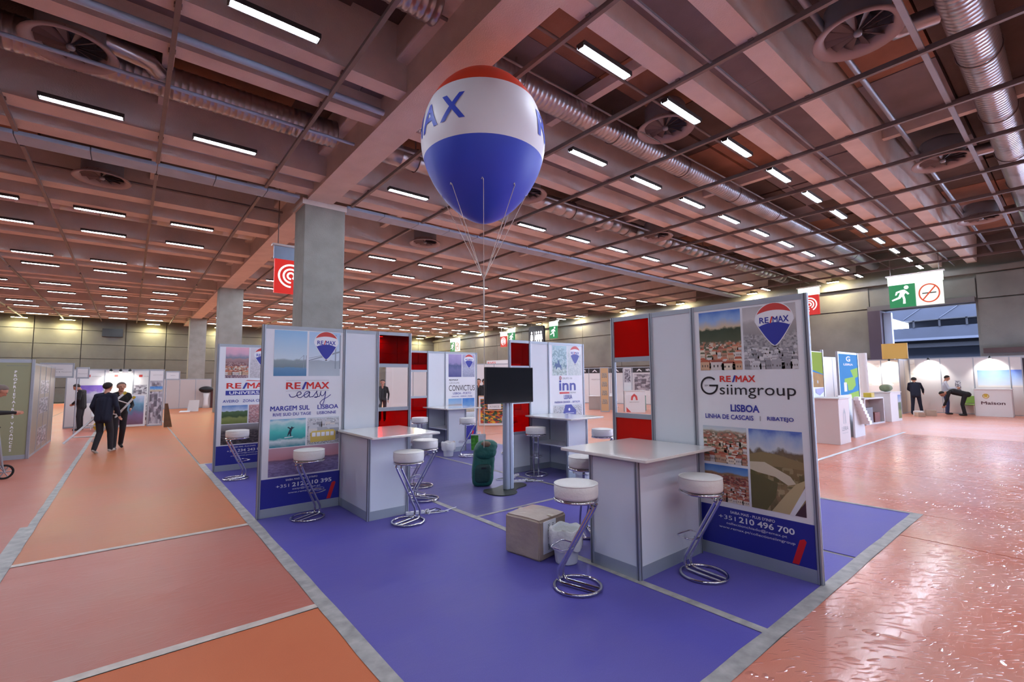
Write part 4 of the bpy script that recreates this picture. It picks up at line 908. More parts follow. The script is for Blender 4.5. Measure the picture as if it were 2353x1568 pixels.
def bin_(loc, label, liner=True, s=1):
    t = empty('waste_bin', loc, 0, label, 'bin', 'white waste bins on the stand')
    wm = mat('bin_plastic', (226,228,232), .4)
    MB().lathe([(0,.005),(.10*s,.005),(.102*s,0),(.105*s,.01),(.14*s,.30*s),(.146*s,.31*s),(.136*s,.31*s),(.10*s,.02),(0,.02)], 28).obj('bucket', wm, t)
    if liner:
        m = MB(); n = 36; V = []
        rings = [(.098,.05),(.132,.29),(.142,.325),(.156,.31),(.160,.25),(.157,.17),(.15,.14)]
        for j, (r_, z) in enumerate(rings):
            for k in range(n):
                a = 2*math.pi*k/n; rr = r_*s*(1+(.05*math.sin(7*a+j)+.03*math.sin(13*a+2*j) if j > 2 else 0)); V.append((rr*math.cos(a), rr*math.sin(a), z*s+(.012*math.sin(5*a+j) if j > 1 else 0)))
        m.add(V, [(j*n+k, j*n+(k+1)%n, (j+1)*n+(k+1)%n, (j+1)*n+k) for j in range(len(rings)-1) for k in range(n)], 0, True)
        o = m.obj('bin_liner', mat('liner_film', (232,232,230), .3, bump=.4, bscale=30, coat=.4), t)
    return t
bin_((3.30,3.24,0), 'white waste bin with an overhanging plastic liner beside the cardboard box')
bin_((6.0,5.48,0), 'white waste bin below the LEIRIA counter corner', s=1)
bin_((5.68,9.25,0), 'white waste bin with pale liner at the furthest middle counter')
bin_((3.06,6.42,0), 'white waste bin behind the left counter, half hidden by a stool', False)
# power leads
def leads(loc, rz, label, n):
    t = empty('power_strip', loc, rz, label, 'power strip')
    MB().bev((-.12,-.025,0), (.12,.025,.035), .012).obj('strip_body', pw2, t)
    for k in range(3): MB().lathe([(0,.036),(.016,.036),(.018,.034)], 12, c=(-.07+.07*k,0,0)).obj('socket', greyT, t)
    for j in range(n):
        pts = [(.12+.02*j, 0, .015)]; q = random.Random(j+5)
        for k in range(9): pts.append((.16+.03*k*math.cos(k*1.3+j)+q.uniform(-.03,.03)+.02*k, .10*math.sin(k*1.1+j*2)+q.uniform(-.03,.03), .008+.004*(k%3)))
        MB().tube(fillet(pts, .015, 3), .0045, 6).obj('cable', [pw2, darkp][j % 2], t)
    return t
leads((2.95,5.62,.0), -.3, 'white power strip with a tangle of leads beside the left counter', 3)
leads((5.40,6.56,.0), 3.4, 'white power strip lying right of the television post', 2)
leads((5.16,6.18,.0), -.4, 'black adapter and white lead behind the television plate', 2)
# green bag leaning on the post
bag = empty('green_backpack', (4.55,6.37,0), math.atan2(-.63,.77)+R(8), 'green nylon carrier bag with a brown patch leaning behind the television post', 'bag')
def lump(name, c, h, m, parent, seed=0, sub=3, tilt=0, pw=2.6):
    bm = bmesh.new(); bmesh.ops.create_cube(bm, size=2); bmesh.ops.subdivide_edges(bm, edges=bm.edges[:], cuts=sub*3, use_grid_fill=True)
    for v in bm.verts:
        x, y, z = v.co; n_ = (abs(x)**pw+abs(y)**pw+abs(z)**pw)**(1/pw); x, y, z = x/n_, y/n_, z/n_
        k = 1+.035*math.sin(5*x+seed)*math.cos(6*z+seed)+.02*math.sin(13*z+7*y)
        v.co = (c[0]+x*h[0]*k+tilt*(z*h[2]+h[2]), c[1]+y*h[1]*k, c[2]+z*h[2])
    me = bpy.data.meshes.new(name); bm.to_mesh(me); bm.free()
    for p in me.polygons: p.use_smooth = True
    me.materials.append(m); o = bpy.data.objects.new(name, me); C.objects.link(o); o.parent = parent; return o
lump('body', (0,0,.31), (.175,.13,.31), green, bag, 1, pw=5, tilt=.07)
lump('lid', (.03,-.02,.58), (.185,.16,.16), green, bag, 3, pw=2.8, tilt=.18)
lump('pocket', (.0,-.115,.22), (.13,.05,.15), greenD, bag, 5, pw=4, tilt=.07)
lump('patch', (.06,-.12,.68), (.085,.07,.05), patch, bag, 5, pw=2.2)
for s in (-.09, .09): MB().tube([(.12+s,.12,.62), (.1+s,.19,.45), (.04+s,.17,.2), (0+s,.13,.06)], .014, 8).obj('strap', greenD, bag)
MB().box((-.02,-.185,.30),(.06,-.18,.325)).obj('buckle', darkp, bag)
sb = empty('shopping_bag', (6.72,9.55,0), R(-35), 'white shopping bag with a green leafy side standing by the furthest middle poster', 'bag')
leaf = mat('leaf_print', (70,150,40), .5, var=.5, scale=14)
m = MB(); m.add([(-.17,-.08,0),(.17,-.08,0),(.17,.08,0),(-.17,.08,0),(-.18,-.09,.38),(.18,-.09,.38),(.18,.09,.38),(-.18,.09,.38)], [(0,3,2,1),(0,1,5,4),(1,2,6,5),(2,3,7,6),(3,0,4,7)]); m.obj('bag_body', mat('bag_white', (214,218,220), .5, bump=.4, bscale=12), sb)
m = MB(); m.add([(-.172,-.083,.01),(.0,-.083,.01),(.0,-.093,.37),(-.182,-.093,.37)], [(0,1,2,3)]); m.obj('leaf_panel', leaf, sb)
for y in (-.09,.09): MB().tube([(-.06,y,.37),(-.05,y,.44),(.05,y,.44),(.06,y,.37)], .006, 6).obj('handle', pw2, sb)

# ------------------------------------------------------------------ hanging signs
signG = emis('sign_green', (20,130,74), .3); signW = emis('sign_white', (232,240,226), .36); signR = emis('sign_red', (205,40,34), .3); glow = emis('sign_lamp', (214,255,226), .7)
signK = mat('sign_dark_blue', (18,20,34), .5); picW = emis('pictogram_white', (250,250,255), .6); noS = emis('prohibition_red', (214,70,36), .3); cig = mat('cigarette_dark', (60,60,60), .6)
def runner(parent, u, z, s, y, m, flip=1):
    F = lambda P: [(u+flip*a*s, z+b*s) for a, b in P][::flip]
    poly(parent, [(u+flip*.18*s+.09*s*math.cos(t), z+.36*s+.09*s*math.sin(t)) for t in [2*math.pi*j/12 for j in range(12)]], m, y, 'pictogram')
    poly(parent, F([(-.02,.25),(-.22,.18),(-.26,.02),(-.20,.02),(-.16,.12),(-.06,.14),(-.14,-.08),(-.40,-.20),(-.38,-.26),(-.08,-.16),(.0,-.06),(.04,-.22),(.02,-.42),(.12,-.42),(.12,-.20),(.08,.0),(.14,.10),(.22,.0),(.28,.04),(.18,.18),(.10,.26)]), m, y, 'pictogram')
def sign_obj(name, loc, rz, label, cat, faces, drop, lit=True):
    drop = 8.31-loc[2]-1.58
    """faces: list of (kind, u0). each face 1.25 m square hung below a lamp strip"""
    t = empty(name, loc, rz, label, cat); w = 1.0; n = len(faces)
    MB().box((-.08,-.12,1.52), (n*w+.08,.12,1.58)).obj('canopy', whiteM, t); MB().box((-.02,-.05,1.10), (n*w+.02,.05,1.52)).obj('lamp_box', glow if lit else blueg, t)
    MB().tube([(.1,0,1.58),(.1,0,1.58+drop)], .015, 6).tube([(n*w-.1,0,1.58),(n*w-.1,0,1.58+drop)], .015, 6).obj('hanger_rod', steel, t)
    for i, k in enumerate(faces):
        u = i*w
        b = MB().box((u+.01,-.05,0), (u+w-.01,.05,1.1)).obj('sign_panel', {'exit': signG, 'smoke': signW, 'ring': signR, 'exitL': signG}[k], t)
        if k.startswith('exit'): runner(b, u+w*.5, .58, 1.0, -.053, picW, 1)
        elif k == 'ring':
            for rr, wd in ((.36,.05), (.22,.05), (.10,.05)):
                MB().tube([(u+.5+rr*math.cos(a),-.052,.58+rr*math.sin(a)) for a in [R(-60)+R(330)*j/28 for j in range(29)]], .028, 4).obj('ring_mark', picW, b)
        else:
            MB().tube([(u+.5+.36*math.cos(a),-.054,.55+.42*math.sin(a)) for a in [2*math.pi*j/28 for j in range(28)]], .028, 4, closed=True).tube([(u+.27,-.054,.26),(u+.73,-.054,.86)], .028, 4).obj('prohibition_ring', noS, b)
            MB().box((u+.25,-.053,.53),(u+.75,-.051,.58)).obj('cigarette', cig, b)
    return t
sign_obj('exit_sign', (28.9,5.85,5.05), R(-90), 'green running-man exit sign with a no-smoking sign, above the opening in the right wall', 'sign', ['exit','smoke'], .3)
sign_obj('fire_hose_sign', (29.2,9.95,5.15), R(-90), 'red ring-marked hose sign peeking out behind the nearest booth wall', 'sign', ['ring'], .3)
sign_obj('exit_sign', (29.5,30.6,5.35), R(-90), 'green exit sign right of the dark toilets sign', 'sign', ['exit'], .3)
sign_obj('exit_sign', (29.5,36.6,5.25), R(-90), 'green exit sign above the red pane of the LEIRIA wall', 'sign', ['exit'], .3)
sign_obj('fire_hose_sign', (29.6,38.0,5.0), R(-90), 'small red ring-marked sign left of the exit sign above the LEIRIA wall', 'sign', ['ring'], .3)
sign_obj('exit_sign', (29.5,47.6,5.0), R(-90), 'green exit and no-smoking sign in the far corner', 'sign', ['exit','smoke'], .3)
sg = sign_obj('fire_hose_sign', (3.43,16.2,4.55), 0, 'red sign with white rings beside the near concrete column', 'sign', ['ring'], .3, False)
tl = empty('toilets_sign', (29.4,33.3,4.9), R(-90), 'dark rounded toilets sign with white figures hanging above the LEIRIA wall', 'sign')
MB().bev((0,-.1,0), (2.1,.1,1.75), .25, axis=1).obj('sign_panel', signK, tl)
def figure(u, skirt=False):
    poly(tl, [(u+.11*math.cos(t), 1.12+.13*math.sin(t)) for t in [2*math.pi*j/12 for j in range(12)]], picW, -.106, 'pictogram')
    poly(tl, [(u-.14,.95),(u-.2,.45),(u-.1,.45),(u-.1,.08),(u+.1,.08),(u+.1,.45),(u+.2,.45),(u+.14,.95)], picW, -.106, 'pictogram')
figure(.45); figure(1.1); figure(1.42); figure(1.74); rect(tl, .78, .83, .1, 1.25, picW, -.106, 'pictogram')
MB().tube([(.3,0,1.75),(.3,0,3.41)], .015, 6).tube([(1.8,0,1.75),(1.8,0,3.41)], .015, 6).obj('hanger_rod', steel, tl)

# ------------------------------------------------------------------ booths at the back and sides
def panel_wall(name, loc, rz, label, segs, H, panel=whiteM, cat='booth wall', group=None, header=None):
    """segs: list of widths; a panel and a post for each"""
    t = empty(name, loc, rz, label, cat, group); u = 0
    for i, s in enumerate(segs):
        MB().box((u+.02,-.012,.05), (u+s-.02,.012,H-.05)).obj('panel', panel, t)
        MB().bev((u-.02,-.02,0), (u+.02,.02,H), .006).obj('post', alu, t); u += s
    MB().bev((u-.02,-.02,0), (u+.02,.02,H), .006).obj('post', alu, t)
    MB().box((0,-.016,H-.05), (u,.016,H)).obj('top_rail', alur, t); MB().box((0,-.016,0), (u,.016,.05)).obj('bottom_rail', alur, t)
    return t
def box_counter(loc, w, d, h, rz, label, m=whiteM, name='reception_counter', front=None, side=None, cat='counter'):
    t = empty(name, loc, rz, label, cat)
    MB().bev((0,0,0), (w,d,h-.03), .01).obj('body', m, t); MB().bev((-.03,-.03,h-.03), (w+.03,d+.03,h), .01).obj('counter_top', whiteM, t)
    return t
olive = mat('olive_print', (150,152,120), .6, var=.04, scale=1)
# left side
L1 = empty('partition_stand', (-2.62,15.5,0), 0, 'olive green booth panel with PROPRIETAIRES VACANCES running down it', 'booth panel')
o = MB().box((.02,-.012,.1), (.86,.012,2.20)).obj('panel', olive, L1)
for u in (0, .88): MB().bev((u-.03,-.03,0), (u+.03,.03,2.28), .01).obj('post', alu, L1)
MB().box((0,-.016,2.20), (.88,.016,2.28)).obj('top_rail', alur, L1); MB().box((0,-.016,0), (.88,.016,.1)).obj('bottom_rail', alur, L1)
s_ = 'PROPRIETAIRES VACANCES'; z = 2.02
for i, ch in enumerate(s_):
    if ch != ' ':
        _, _, W_, H_ = text_mesh(ch, .03); hw = .03*W_/H_; text(o, ch, .605-hw, .605+hw, z-.06, z, pw2, -.0135, .03)
    z -= .0855 if ch != ' ' else .06
text(o, 'PROPRIETES & VACANCES', .45, .8, 2.12, 2.14, mat('print_slate', (110,120,130), .5), -.0135)
L2 = panel_wall('booth_side_wall', (-1.74,15.55,0), R(90), 'sepia booth side wall running back from the olive panel', [1.0,1.0,1.0,1.0], 2.2, ph['brownw'])
for i, (z0, z1) in enumerate(((.95,1.35),(1.45,1.8),(.15,.6))): rect(L2, 1.2, 2.8, z0, z1, ph['cat'], -.014)
hb = panel_wall('booth_fascia', (-2.1,20.0,1.88), 0, 'white name board high on the left booths', [.74], .46)
text(hb, 'Evolution', .22,.5,.25,.29,greyT,-.015); text(hb, 'Programmes & Vacances', .06,.7,.16,.20,greyT,-.015,.01)
hb2 = panel_wall('booth_fascia', (-1.36,21.2,1.86), 0, 'second white name board, behind the first one at left', [.3], .38); text(hb2, 'Vacances', .04,.26,.15,.18,greyT,-.015)
for o_, l_ in ((hb,(0,0)), (hb2,(0,0))):
    MB().tube([(.02,0,-1.88),(.02,0,0)], .018, 8).obj('support_post', alu, o_)
LB = panel_wall('booth_wall', (-1.85,24.6,0), 0, 'white booth wall with postcards-like notes behind the standing man', [.5,.5], 2.25); LB['label'] = 'plain white booth wall left of the standing man'
LC = panel_wall('booth_wall', (-1.45,23.9,0), 0, 'white booth wall with small logos above large photos, behind the standing man', [.72,.86,.5,.45], 2.24)
for u, (lt) in ((.2,'res'),(1.0,'res'),(1.75,'res')):
    rect(LC, u, u+.11, 1.93, 2.02, softred, -.014, 'printed_mark'); text(LC, 'residences', u+.14, u+.42, 1.94, 1.98, greyT, -.014)
rect(LC, .05,.74,.95,1.62,photo('photo_purple_roof',[(0,(150,150,170)),(.5,(190,190,206)),(.7,(136,110,196)),(1,(120,96,190))],warp=.7),-.014); rect(LC, .75,1.55,.95,1.62,ph['white_kitchen'],-.014); rect(LC,1.6,2.02,.95,1.62,ph['cat'],-.014); rect(LC,1.62,2.05,.2,.9,ph['cat'],-.014)
LP = panel_wall('partition_stand', (.62,23.4,0), 0, 'tall grey catalogue-photo panel at the right end of the left booths', [.46], 2.22, whiteM); rect(LP,.03,.43,.08,1.78,ph['cat'],-.014); rect(LP,.03,.43,1.35,1.55,ph['sky'],-.015); text(LP,'patrimoine',.12,.4,1.98,2.02,greyT,-.014)
pf = empty('picture_frame', (-.45,23.4,0), 0, 'large white-framed sea and lavender picture standing on the floor', 'picture'); MB().box((0,-.02,0.02),(1.0,.02,1.25)).obj('frame', whiteM, pf); rect(pf,.06,.94,.1,1.2,photo('photo_lavender_sea',[(0,(120,90,110)),(.35,(130,110,150)),(.5,(90,130,160)),(.7,(110,160,190)),(1,(190,206,226))],warp=.5),-.022)
hb3 = panel_wall('booth_fascia', (1.14,23.4,1.80), 0, 'white name board at the right end of the left booths', [.45], .36); text(hb3,'Salon',.15,.3,.17,.2,greyT,-.015)
hb3b = MB().tube([(.02,0,-1.8),(.02,0,0)], .02, 8).obj('support_post', alu, hb3)
ab = empty('display_board', (1.10,22.4,0), 0, 'brown wedge-shaped board leaning at the end of the left booths', 'board'); MB().prism([(0,0),(.26,0),(.10,.9),(0,.9)], -.02, .02).obj('board', mat('dark_brown_board', (96,66,40), .7, var=.3, scale=6), ab)
def spots(x, y, z, n, dx, label, e=25):
    for i in range(n):
        o = MB().lathe([(.02,.12),(.045,.1),(.05,0)], 14).box((-.008, -.008, .1), (.008, .32, .12)).lathe([(0,.005),(.046,.0)], 14, 1).obj('spotlight', [darkp, emis('spot_face', (255,244,226), 40)]); o.location = (x+dx[0]*i, y+dx[1]*i, z); tag(o, label if n == 1 else label+[', left one',', middle one',', right one'][i], 'spotlight', 'booth spotlights')
        l = bpy.data.lights.new('spot_lamp', 'SPOT'); l.energy = e; l.spot_size = R(110); l.spot_blend = .4; l.shadow_soft_size = .05; l.color = (1,.96,.88); lo = bpy.data.objects.new('spot_lamp', l); C.objects.link(lo); lo.parent = o; lo.location = (0,0,-.03)
        if dx == (0,0): o.rotation_euler = (0,0,R(-90)); lo.rotation_euler = (0,0,0)
        yield o, lo
for o, lo in spots(-.55,23.6,2.13,3,(.28,0),'small booth spotlight over the left photo wall', 3): lo.rotation_euler = (R(25),0,0)
# white hoarding before the far wall
panel_wall('white_hoarding', (1.7,37.0,0), 0, 'plain white hoarding beyond the left booths, beside the second column', [.85,.85,.85], 1.9, mat('hoarding_white', (196,188,186), .7))
fp = empty('folded_panel', (2.35,32.8,0), 0, 'white folded panel standing alone on the far orange carpet', 'panel'); MB().add([(.3,0,0),(.85,0,0),(.9,.15,.65),(.4,.15,.65)], [(0,1,2,3)]).add([(-.1,-.2,.0),(.4,-.25,.0),(.5,0,.06),(0,.05,.06)], [(0,1,2,3)]).obj('leaf', whiteM, fp)
le = empty('litter_stand', (3.95,36.5,0), 0, 'dark winged stand with a white curved body before the second column', 'stand'); MB().lathe([(0,0),(.2,0),(.14,.3),(.13,.6),(.18,.95),(0,.95)], 16).obj('body', whiteM, le); lump('bag', (0,0,1.2), (.42,.25,.22), darkp, le, 2, pw=2); MB().box((.25,-.1,0),(.42,.1,1.1)).obj('back_panel', mat('maroon', (70,36,34), .7), le)
# centre
panel_wall('booth_wall', (13.0,27.5,0), R(-25), 'white booth walls seen through the clear pane of the MARGEM SUL wall', [1.2,1.2,1.2,1.2], 2.45)
mb_ = panel_wall('booth_wall', (11.0,24.5,0), R(-35), 'white booth wall far behind the television', [1.5,1.5,1.5,1.5,1.5], 2.6)
rc = empty('fascia_board', (19.9,27.2,2.5), R(-80), 'white board with red lettering above the far middle booths', 'sign'); MB().box((0,-.02,0),(2.0,.02,.55)).obj('board', whiteM, rc); text(rc, 'RIVES', .1, .9, .3, .45, redT, -.022, .02)
MB().tube([(.05,.1,-2.5),(.05,.1,.5)], .02, 6).tube([(1.95,.1,-2.5),(1.95,.1,.5)], .02, 6).obj('support_post', alu, rc)
cc = empty('wooden_counter', (10.1,14.35,0), R(-37), 'pale wooden counter with a fruit photograph front behind the television', 'counter')
MB().box((0,0,0), (1.35,.5,1.1)).obj('body', orangeW, cc); MB().box((.02,-.02,.02),(1.33,0,1.08)).obj('front_frame', whiteM, cc); rect(cc,.08,1.27,.1,1.0,ph['fruit'],-.022)
sg_ = MB().box((.35,-.1,.62),(.85,-.08,.82)).obj('small_sign', whiteM, cc); text(sg_, 'A NICE', .42,.78,.68,.75,greyT,-.102); MB().box((.2,-.16,.56),(1.1,-.02,.59)).obj('ledge', orangeW, cc)
bw = panel_wall('booth_wall', (24.6,23.6,0), R(-75), 'white booth with a black headline band between two booth walls', [1.6,1.6,1.6,1.6], 2.45)
rect(bw,.05,6.35,2.08,2.42,mat('headline_black',(40,38,44),.5),-.014,'printed_band')
for i in range(4): text(bw,'NEWS',.9+1.6*i,1.35+1.6*i,2.17,2.32,pw2,-.016,.03); poly(bw,[(.25+1.6*i,2.16),(.45+1.6*i,2.34),(.65+1.6*i,2.16),(.55+1.6*i,2.16),(.45+1.6*i,2.25),(.35+1.6*i,2.16)],pw2,-.016)
text(bw,'PARTNERS',.3,1.1,1.6,1.72,greyT,-.014); text(bw,'PRESENTATION',1.8,2.6,1.6,1.68,greyT,-.014); text(bw,'MARKET !',.3,1.0,1.15,1.27,greyT,-.014); rect(bw,4.9,6.2,.9,2.0,ph['cat'],-.014)
pp = panel_wall('display_pillar', (18.9,15.9,0), R(-50), 'slim tan pillar panel with sepia photos right of the LEIRIA wall', [.42], 2.3, mat('tan_panel',(206,172,130),.6))
for z0 in (.4,.85,1.3,1.75): rect(pp,.08,.34,z0,z0+.25,ph['brownw'],-.014)
p2 = panel_wall('display_pillar', (19.9,15.2,0), R(-50), 'slim white pillar panel with photos seen through the right clear pane', [.42], 2.3); rect(p2,.06,.36,1.5,2.2,ph['cat'],-.014); rect(p2,.06,.36,.6,1.1,ph['cat'],-.014)
wc_ = box_counter((19.4,14.7,0), .95, .5, 1.1, R(-45), 'white counter with a red roof logo seen through the right clear pane')
poly(wc_,[(.25,.62),(.28,.82),(.42,.95),(.56,.82),(.59,.62),(.50,.62),(.48,.74),(.42,.82),(.36,.74),(.34,.62)],softred,-.004,'printed_logo'); text(wc_,'NEO HABITAT',.18,.66,.50,.54,black,-.004); poly(wc_,[(.02,.02),(.25,.02),(.02,.28)],softred,-.004)
dk = box_counter((19.9,17.6,0), 1.3, .6, .75, R(-60), 'low grey desk in the booth right of the LEIRIA wall', mat('desk_grey',(176,170,166),.6), 'desk', cat='desk')
gs = empty('office_chair', (21.7,17.3,0), 0, 'small chrome-legged chair by the low grey desk', 'chair')
for k in range(5): MB().tube([(0,0,.35),(.28*math.cos(k*1.256),.28*math.sin(k*1.256),.03)], .015, 6).obj('leg', chrome, gs)
MB().bev((-.2,-.2,.42),(.2,.2,.48),.05).obj('seat', whiteM, gs); MB().bev((-.2,.18,.48),(.2,.22,.85),.05,axis=1).obj('backrest', whiteM, gs)
tp = panel_wall('display_pillar', (21.0,14.2,0), R(-50), 'narrow multicoloured pillar panel at the right edge of the clear pane', [.3], 2.3, mat('rust_panel',(176,112,80),.6)); rect(tp,.03,.27,1.0,1.6,mat('slate_blue',(84,112,140),.6),-.014)
gb = empty('glass_cube_table', (20.9,14.9,0), 0, 'small table with green contents behind the counter with a red roof logo', 'table'); MB().box((0,0,.0),(.5,.5,.8)).obj('body', mat('green_grey',(110,150,140),.4,var=.3,scale=6), gb); MB().box((-.03,-.03,.8),(.53,.53,.83)).obj('table_top', whiteM, gb)
# right side
lime = mat('print_lime',(140,176,30),.85); azure = mat('print_azure',(30,140,206),.85); sand = mat('print_sandstone',(176,140,84),.85,var=.15,scale=5); lilac = mat('print_lilac',(110,96,170),.5); palepr = mat('print_palegrey',(206,208,214),.5); orangeP = mat('print_orange',(226,110,70),.5); lime2 = mat('print_leaf_green',(150,206,80),.85)
g1 = empty('banner_stand', (13.4,4.62,0), 0, 'display panel with lime top, blue sky and sandstone building', 'booth panel')
MB().box((.03,-.012,1.1),(1.55,.012,2.42)).obj('panel', palepr, g1)
for u in (0,1.58): MB().bev((u-.03,-.03,0),(u+.03,.03,2.48),.01).obj('post', alu, g1)
rect(g1,.04,1.54,1.72,2.40,lime,-.014,'printed_shape'); poly(g1,[(.04,2.02),(1.54,1.80),(1.54,1.70),(.04,1.70)],azure,-.016); poly(g1,[(.04,1.46),(1.54,1.44),(1.54,1.78),(.8,1.86),(.04,1.76)],sand,-.018,'printed_building')
for k in range(3): rect(g1,.35+.35*k,.42+.35*k,1.55,1.63,black,-.020,'printed_window')
poly(g1,[(.9,1.3),(1.2,1.22),(1.54,1.32),(1.54,1.42),(.9,1.4)],lilac,-.018)
c1 = box_counter((14.0,4.02,0), .85, .55, 1.18, R(0), 'white counter with a tower emblem below the lime and sandstone panel', mat('counter_blush',(214,204,204),.6))
poly(c1,[(.30,.52),(.33,.80),(.42,.92),(.50,.80),(.53,.52),(.47,.5),(.45,.75),(.42,.8),(.38,.75),(.36,.5)],greyT,-.004,'printed_emblem'); text(c1,'LEIRIA',.18,.66,.34,.44,black,-.004); text(c1,'MUNICIPIO',.2,.64,.26,.29,greyT,-.004)
ws = MB().prism([(0,0),(1.45,0),(1.4,1.2),(.2,1.2)], -.02, .02).obj('white_sheet_board', whiteM); ws.location = (15.35,4.35,0); ws.rotation_euler=(R(-6),0,0); tag(ws, 'pale white board leaning between the lime panel and the blue panel', 'board')
g2 = empty('banner_stand', (16.0,4.55,0), 0, 'bright blue display panel with lime shapes and a white emblem', 'booth panel')
MB().box((.03,-.012,.95),(1.85,.012,2.40)).obj('panel', azure, g2); MB().box((1.1,-.012,.08),(1.85,.012,.94)).obj('lower_panel', pwhite, g2)
for u in (0,1.88): MB().bev((u-.03,-.03,0),(u+.03,.03,2.46),.01).obj('post', alu, g2)
MB().box((0,-.016,2.40),(1.88,.016,2.46)).obj('rail', alur, g2)
poly(g2,[(1.1,1.92),(1.82,2.0),(1.82,1.72),(1.4,1.66)],lime2,-.014); poly(g2,[(.5,1.66),(1.5,1.72),(1.55,1.45),(1.2,1.32),(.8,1.3),(.75,1.5),(.5,1.5)],lime2,-.0145); poly(g2,[(.3,.98),(1.82,.98),(1.82,1.28),(1.3,1.24),(.8,1.2)],lime2,-.0145)
text(g2,'G',.75,1.15,2.18,2.34,palepr,-.014,.02); text(g2,'LEIRIA',.5,1.4,2.06,2.12,palepr,-.014,.03); rect(g2,.42,.68,1.28,1.55,palepr,-.016,'printed_shape')
rect(g2,1.2,1.8,.62,.90,azure,-.014,'printed_shape'); text(g2,'sorrir',1.25,1.75,.50,.56,azure,-.014,.02); poly(g2,[(1.2,.45),(1.8,.5),(1.5,.22)],azure,-.014); poly(g2,[(1.2,.4),(1.45,.2),(1.3,.12),(1.2,.14)],orangeP,-.015); poly(g2,[(1.5,.2),(1.8,.42),(1.8,.14),(1.4,.12)],lime2,-.015)
st_ = empty('leaflet_rack', (15.9,4.1,0), 0, 'white stepped leaflet rack before the blue panel', 'rack')
for k in range(8): MB().box((.05+.08*k,-.02-.012*k,1.05-.10*k),(.28+.08*k,.1,1.15-.10*k)).obj('leaflet_pocket', pw2, st_)
MB().prism([(.0,0),(.95,0),(.95,.25),(.3,1.1),(.05,1.1)], .1, .14).obj('rack_board', palepr, st_)
# shelf corner and kitchen booth
panel_wall('booth_wall', (20.2,6.6,0), R(-8), 'bright white booth wall with kitchen photos right of the blue panel', [1.6,1.6], 2.5, ph['white_kitchen'])
MB().tube([(0,0,0),(0,0,2.75)], .16, 18).obj('booth_pillar', whiteM).location = (25.2,6.2,0); tag(bpy.data.objects['booth_pillar'], 'round white booth pillar right of the blue panel', 'pillar')
c2_ = box_counter((22.35,4.72,0), 1.05, .55, 1.12, R(-6), 'white counter with a landscape side left of the man in dark blue'); rect(c2_,.72,1.02,.1,1.0,ph['field'],-.004)
lump('green_items', (22.9,4.95,1.265), (.28,.2,.14), mat('sage',(120,130,100),.7,var=.2,scale=8), None, 4, pw=2.2); tag(bpy.data.objects['green_items'], 'sage green bundle on the white counter left of the man in dark blue', 'bundle')
sh = empty('low_shelf', (20.2,5.0,0), R(-6), 'low cluttered white shelf unit with a yellow box on top', 'shelf'); MB().box((0,0,0),(1.7,.5,.05)).box((0,0,.9),(1.7,.5,.95)).box((0,0,0),(.05,.5,.95)).box((1.65,0,0),(1.7,.5,.95)).box((0,.45,0),(1.7,.5,.95)).obj('carcass', palepr, sh); MB().box((.1,.05,.05),(.8,.4,.6)).obj('contents', ph['cat'], sh); MB().box((.95,.05,.05),(1.4,.4,.4)).obj('red_item', mat('dull_red',(130,70,66),.7), sh)
yb = MB().bev((0,0,0),(.4,.25,.16),.02).obj('yellow_box', yellow); yb.location=(21.1,5.0,.952); tag(yb,'small yellow box on the low cluttered shelf','box')
KW = panel_wall('booth_wall', (29.0,8.6,0), R(-90), 'long white booth wall along the right wall, lit by arched spotlights', [1.1]*8, 2.55, mat('booth_white_wall',(206,202,204),.6))
rect(KW,1.6,3.5,1.25,2.5,ph['white_kitchen'],-.014); rect(KW,5.6,7.0,1.22,1.95,photo('photo_pale_sky',[(0,(236,226,216)),(.15,(206,220,240)),(.6,(150,180,230)),(1,(96,126,214))],warp=.1),-.014); text(KW,'com',3.8,4.0,2.32,2.38,black,-.014,.02); rect(KW,4.85,5.05,1.0,1.5,ph['cat'],-.014)
for si, y in enumerate((7.1, 6.0, 4.55, 2.55)):
    for o, lo in spots(28.68,y,2.44,1,(0,0),'small arm spotlight above the long white booth wall, '+['leftmost one','second from its left end','behind the man in dark blue','above the pale sky photo'][si], 32): lo.rotation_euler = (R(40),0,0)
pk = panel_wall('booth_divider', (27.2,5.35,0), 0, 'short beige divider at the long white booth wall', [.9,.9], 2.5, mat('beige_divider',(190,180,168),.6)); 
mc = box_counter((28.0,3.05,0), 1.1, .5, 1.15, R(-90), 'white reception counter with a round gold logo and the word Maison'); text(mc,'Maison',.2,.9,.50,.62,mat('print_plum',(90,60,70),.5),-.004,.02); MB().tube([(.35+.09*math.cos(a),-.004,.85+.09*math.sin(a)) for a in [2*math.pi*j/20 for j in range(20)]], .014, 4, closed=True).obj('printed_ring', mat('gold_print',(206,170,80),.5), mc); rect(mc,.30,.40,.80,.92,yellow,-.003,'printed_mark')
pe = panel_wall('banner_stand', (27.4,1.55,0), R(-90), 'dark tall panel with white cells at the right edge of the picture', [.7], 2.45, mat('dark_plum',(44,38,52),.6)); 
for k in range(4): rect(pe,.1,.55,.5+.45*k,.75+.45*k,palepr,-.014,'printed_cell')
for k, (x, y, s, m_) in enumerate(((26.3,4.5,.3,whiteM),(26.75,4.1,.34,kraft),(26.0,4.35,.25,kraft))):
    o = MB().bev((0,0,0),(s*1.3,s,s*.7),.01).obj('carton', m_); o.location=(x,y,0); o.rotation_euler=(0,0,.3*k); tag(o, ['white carton on the floor by the man in dark blue','brown carton on the floor nearest the bending man','small brown carton at the feet of the man in dark blue'][k], 'box')
for k in range(3):
    t = empty('green_chair', (28.0,2.9+.0*k-.0,0), 0) if False else None
